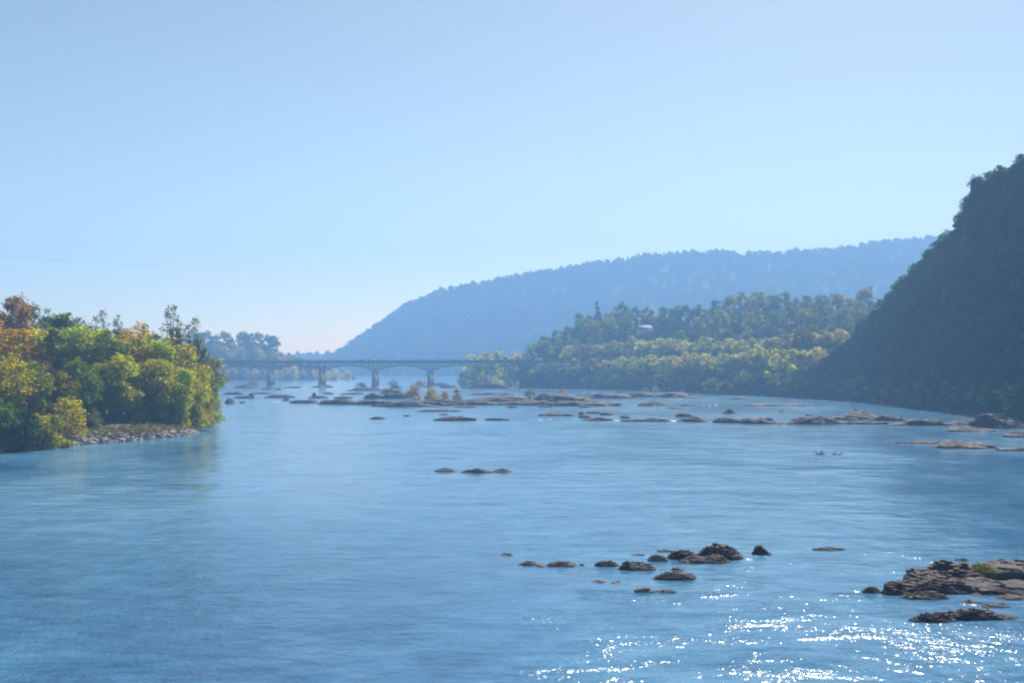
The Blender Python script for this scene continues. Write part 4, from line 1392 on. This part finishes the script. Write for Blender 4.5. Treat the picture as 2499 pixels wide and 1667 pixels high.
# ------------------------------------------------------------------ driftwood
def driftwood():
    p = at(2094, 1008, on_water(2100, 1022).y + 4)
    root = empty('driftwood_log', (p.x, p.y, p.z))
    tag(root, 'weathered log propped slantwise on the dark ledge, one end in the air', 'driftwood')
    k = p.y / F
    mb = MB()
    mb.tube([(8 * k, 0, -6 * k), (0, 0, 2 * k), (-9 * k, 0.2, 12 * k), (-17 * k, 0.3, 23 * k)], [0.30, 0.27, 0.21, 0.12], 9)
    mb.build('trunk', M['deadwood'], root, True)
    st = MB()
    for dx, dz in ((10, 3), (13, -1), (9, 6), (4, 7)):
        st.tube([(7 * k, 0, -5 * k), ((7 + dx * 0.6) * k, 0.3, (-5 + dz * 0.8) * k), ((7 + dx) * k, 0.5, (-6 + dz) * k)], [0.12, 0.08, 0.03], 6)
    st.build('root', M['deadwood'], root, True)
    q = at(2114, 1012, on_water(2100, 1022).y + 3)
    r2 = MB()
    r2.tube([(-11 * k, 0, -1.2 * k), (-3 * k, 0.3, 0.6 * k), (5 * k, 0.1, 1.4 * k), (13 * k, -0.2, 0.2 * k)], [0.22, 0.26, 0.24, 0.14], 9)
    r2.tube([(2 * k, 0.1, 1.0 * k), (7 * k, 0.4, 3.0 * k), (10 * k, 0.5, 3.6 * k)], [0.12, 0.08, 0.04], 6)
    o = r2.build('driftwood_log', M['pale_wood'], None, True); o.location = q
    tag(o, 'bleached pale log lying on the ledge beside the leaning log', 'driftwood')


M['pale_wood'] = noise_mat('bleached_wood', [(0.3, (0.38, 0.34, 0.27)), (0.7, (0.62, 0.57, 0.47))], scale=3, stretch=(0.3, 1, 1), bump=0.3, bdist=0.05)
driftwood()

# ------------------------------------------------------------------ water birds
M['feather'] = flat_mat('brown_feathers', (0.11, 0.09, 0.075), 0.8, var=0.35, scale=9)
M['black_feather'] = flat_mat('black_feathers', (0.015, 0.015, 0.017), 0.7)


def goose(px, base, s, face, neck, label):
    p = on_water(px, base)
    bm_v, bm_q = [], []
    # body: one skin swept along the spine from tail to bill
    spine = [(-0.46, 0.16, 0.02), (-0.38, 0.15, 0.07), (-0.25, 0.11, 0.13), (-0.08, 0.08, 0.17), (0.10, 0.08, 0.165), (0.24, 0.12, 0.125),
             (0.31, 0.20, 0.105), (0.335 + 0.02 * neck, 0.32, 0.08), (0.335 + 0.05 * neck, 0.46, 0.07), (0.345 + 0.09 * neck, 0.60, 0.065),
             (0.375 + 0.10 * neck, 0.675, 0.07), (0.42 + 0.10 * neck, 0.70, 0.07), (0.465 + 0.10 * neck, 0.69, 0.045), (0.515 + 0.10 * neck, 0.675, 0.024), (0.55 + 0.10 * neck, 0.67, 0.004)]
    mb = MB()
    pts = [Vector((x * face, 0, z)) for x, z, r in spine]
    mb.tube(pts, [r for x, z, r in spine], 12)
    me = mb.mesh('goose', True)
    me.materials.append(M['feather']); me.materials.append(M['black_feather'])
    mi = []
    for q in me.polygons:
        z = q.center.z
        mi.append(1 if z > 0.26 else 0)
    me.polygons.foreach_set('material_index', mi)
    o = link('goose', me); o.location = (p.x, p.y, -0.02); o.scale = (s, s, s)
    tag(o, label, 'goose', 'geese on the water')
    for sg in (-1, 1):
        w = MB()
        w.tube([(-0.50 * face, 0.05 * sg, 0.19), (-0.25 * face, 0.125 * sg, 0.165), (0.0, 0.15 * sg, 0.15), (0.16 * face, 0.11 * sg, 0.14)], [0.012, 0.055, 0.075, 0.03], 8)
        wo2 = w.build('wing', M['feather'], o, True)
    return o


goose(1996, 1109, 0.9, -1, 1.2, 'goose facing left at the head of the left trio')
goose(2001, 1109, 0.95, 1, 1.6, 'goose in the middle of the left trio, neck stretched')
goose(2008, 1108, 0.9, -1, 0.0, 'goose at the right of the left trio')
goose(2036, 1109, 0.9, 1, 1.0, 'left goose of the separate pair')
goose(2049, 1110, 0.85, 1, 0.8, 'right goose of the separate pair')

# ------------------------------------------------------------------ house among the trees
def house():
    p = at(1573, 812, 905)
    root = empty('hillside_house', (p.x, p.y, p.z - 2.5), 0.25)
    tag(root, 'pale house with a bright metal roof half hidden in the trees', 'house')
    w = MB(); w.box(-5.5, 5.5, -4, 4, -3, 5.5); w.build('wall', M['house_wall'], root)
    r = MB()
    for s in (-1, 1):
        r.hexa([(-6.1, s * 4.7, 5.1), (6.1, s * 4.7, 5.1), (6.1, 0, 8.6), (-6.1, 0, 8.6), (-6.1, s * 4.7, 5.35), (6.1, s * 4.7, 5.35), (6.1, 0, 8.85), (-6.1, 0, 8.85)])
    ro = r.build('roof', M['metal_roof'], root)
    c = MB(); c.box(-3.4, -2.5, 0.8, 1.7, 7.4, 10.2); c.build('chimney', M['concrete'], ro)
    for x in (-3.6, -0.2, 3.2):
        for z in (0.6, 3.3):
            f = MB(); f.box(x - 0.6, x + 0.6, -4.06, -4.0, z, z + 1.5); fr = f.build('window', M['white_paint'], root)
            g = MB(); g.box(x - 0.48, x + 0.48, -4.09, -4.063, z + 0.12, z + 1.38); g.build('pane', M['glass'], fr)
    po = MB(); po.box(-5.6, 5.6, -6.4, -4.1, 2.5, 2.7)
    po.box(-5.5, -5.3, -6.3, -6.1, -3, 2.5); po.box(5.3, 5.5, -6.3, -6.1, -3, 2.5); po.box(-0.1, 0.1, -6.3, -6.1, -3, 2.5)
    po.build('porch', M['white_paint'], root)


M['house_wall'] = flat_mat('house_wall', (0.5, 0.5, 0.48), 0.8)
M['metal_roof'] = flat_mat('metal_roof', (0.22, 0.23, 0.25), 0.85, 0.0, 0.05)
house()

# ------------------------------------------------------------------ cable across the valley
cb = MB()
pts = []
for x, y, D in ((-150, 612, 800), (60, 628, 900), (212, 641, 980), (370, 649, 1060), (531, 656, 1150), (690, 661, 1250), (850, 663.5, 1350), (990, 663.5, 1460), (1127, 661.5, 1590), (1240, 659, 1730), (1360, 656, 1900), (1450, 660, 1990)):
    pts.append(at(x, y, D))
cb.tube(pts, [0.11] * len(pts), 5)
cb_o = cb.build('power_cable', M['cable'])
tag(cb_o, 'thin sagging cable strung high across the valley to the ridge', 'cable')

label_rows()

# ------------------------------------------------------------------ haze: the river air
hm, hnt, hout = new_mat('haze_air')
pv = N(hnt, 'ShaderNodeVolumePrincipled')
pv.inputs['Color'].default_value = (0.31, 0.585, 1.0, 1)
pv.inputs['Density'].default_value = 0.00042
pv.inputs['Anisotropy'].default_value = 0.2
hnt.links.new(pv.outputs[0], hout.inputs['Volume'])
hb = MB(); hb.box(-2200, 2200, -400, 3060, -3.5, 360)
ho = hb.build('haze', hm)
tag(ho, 'pale blue haze filling the whole valley', 'haze', kind='stuff')
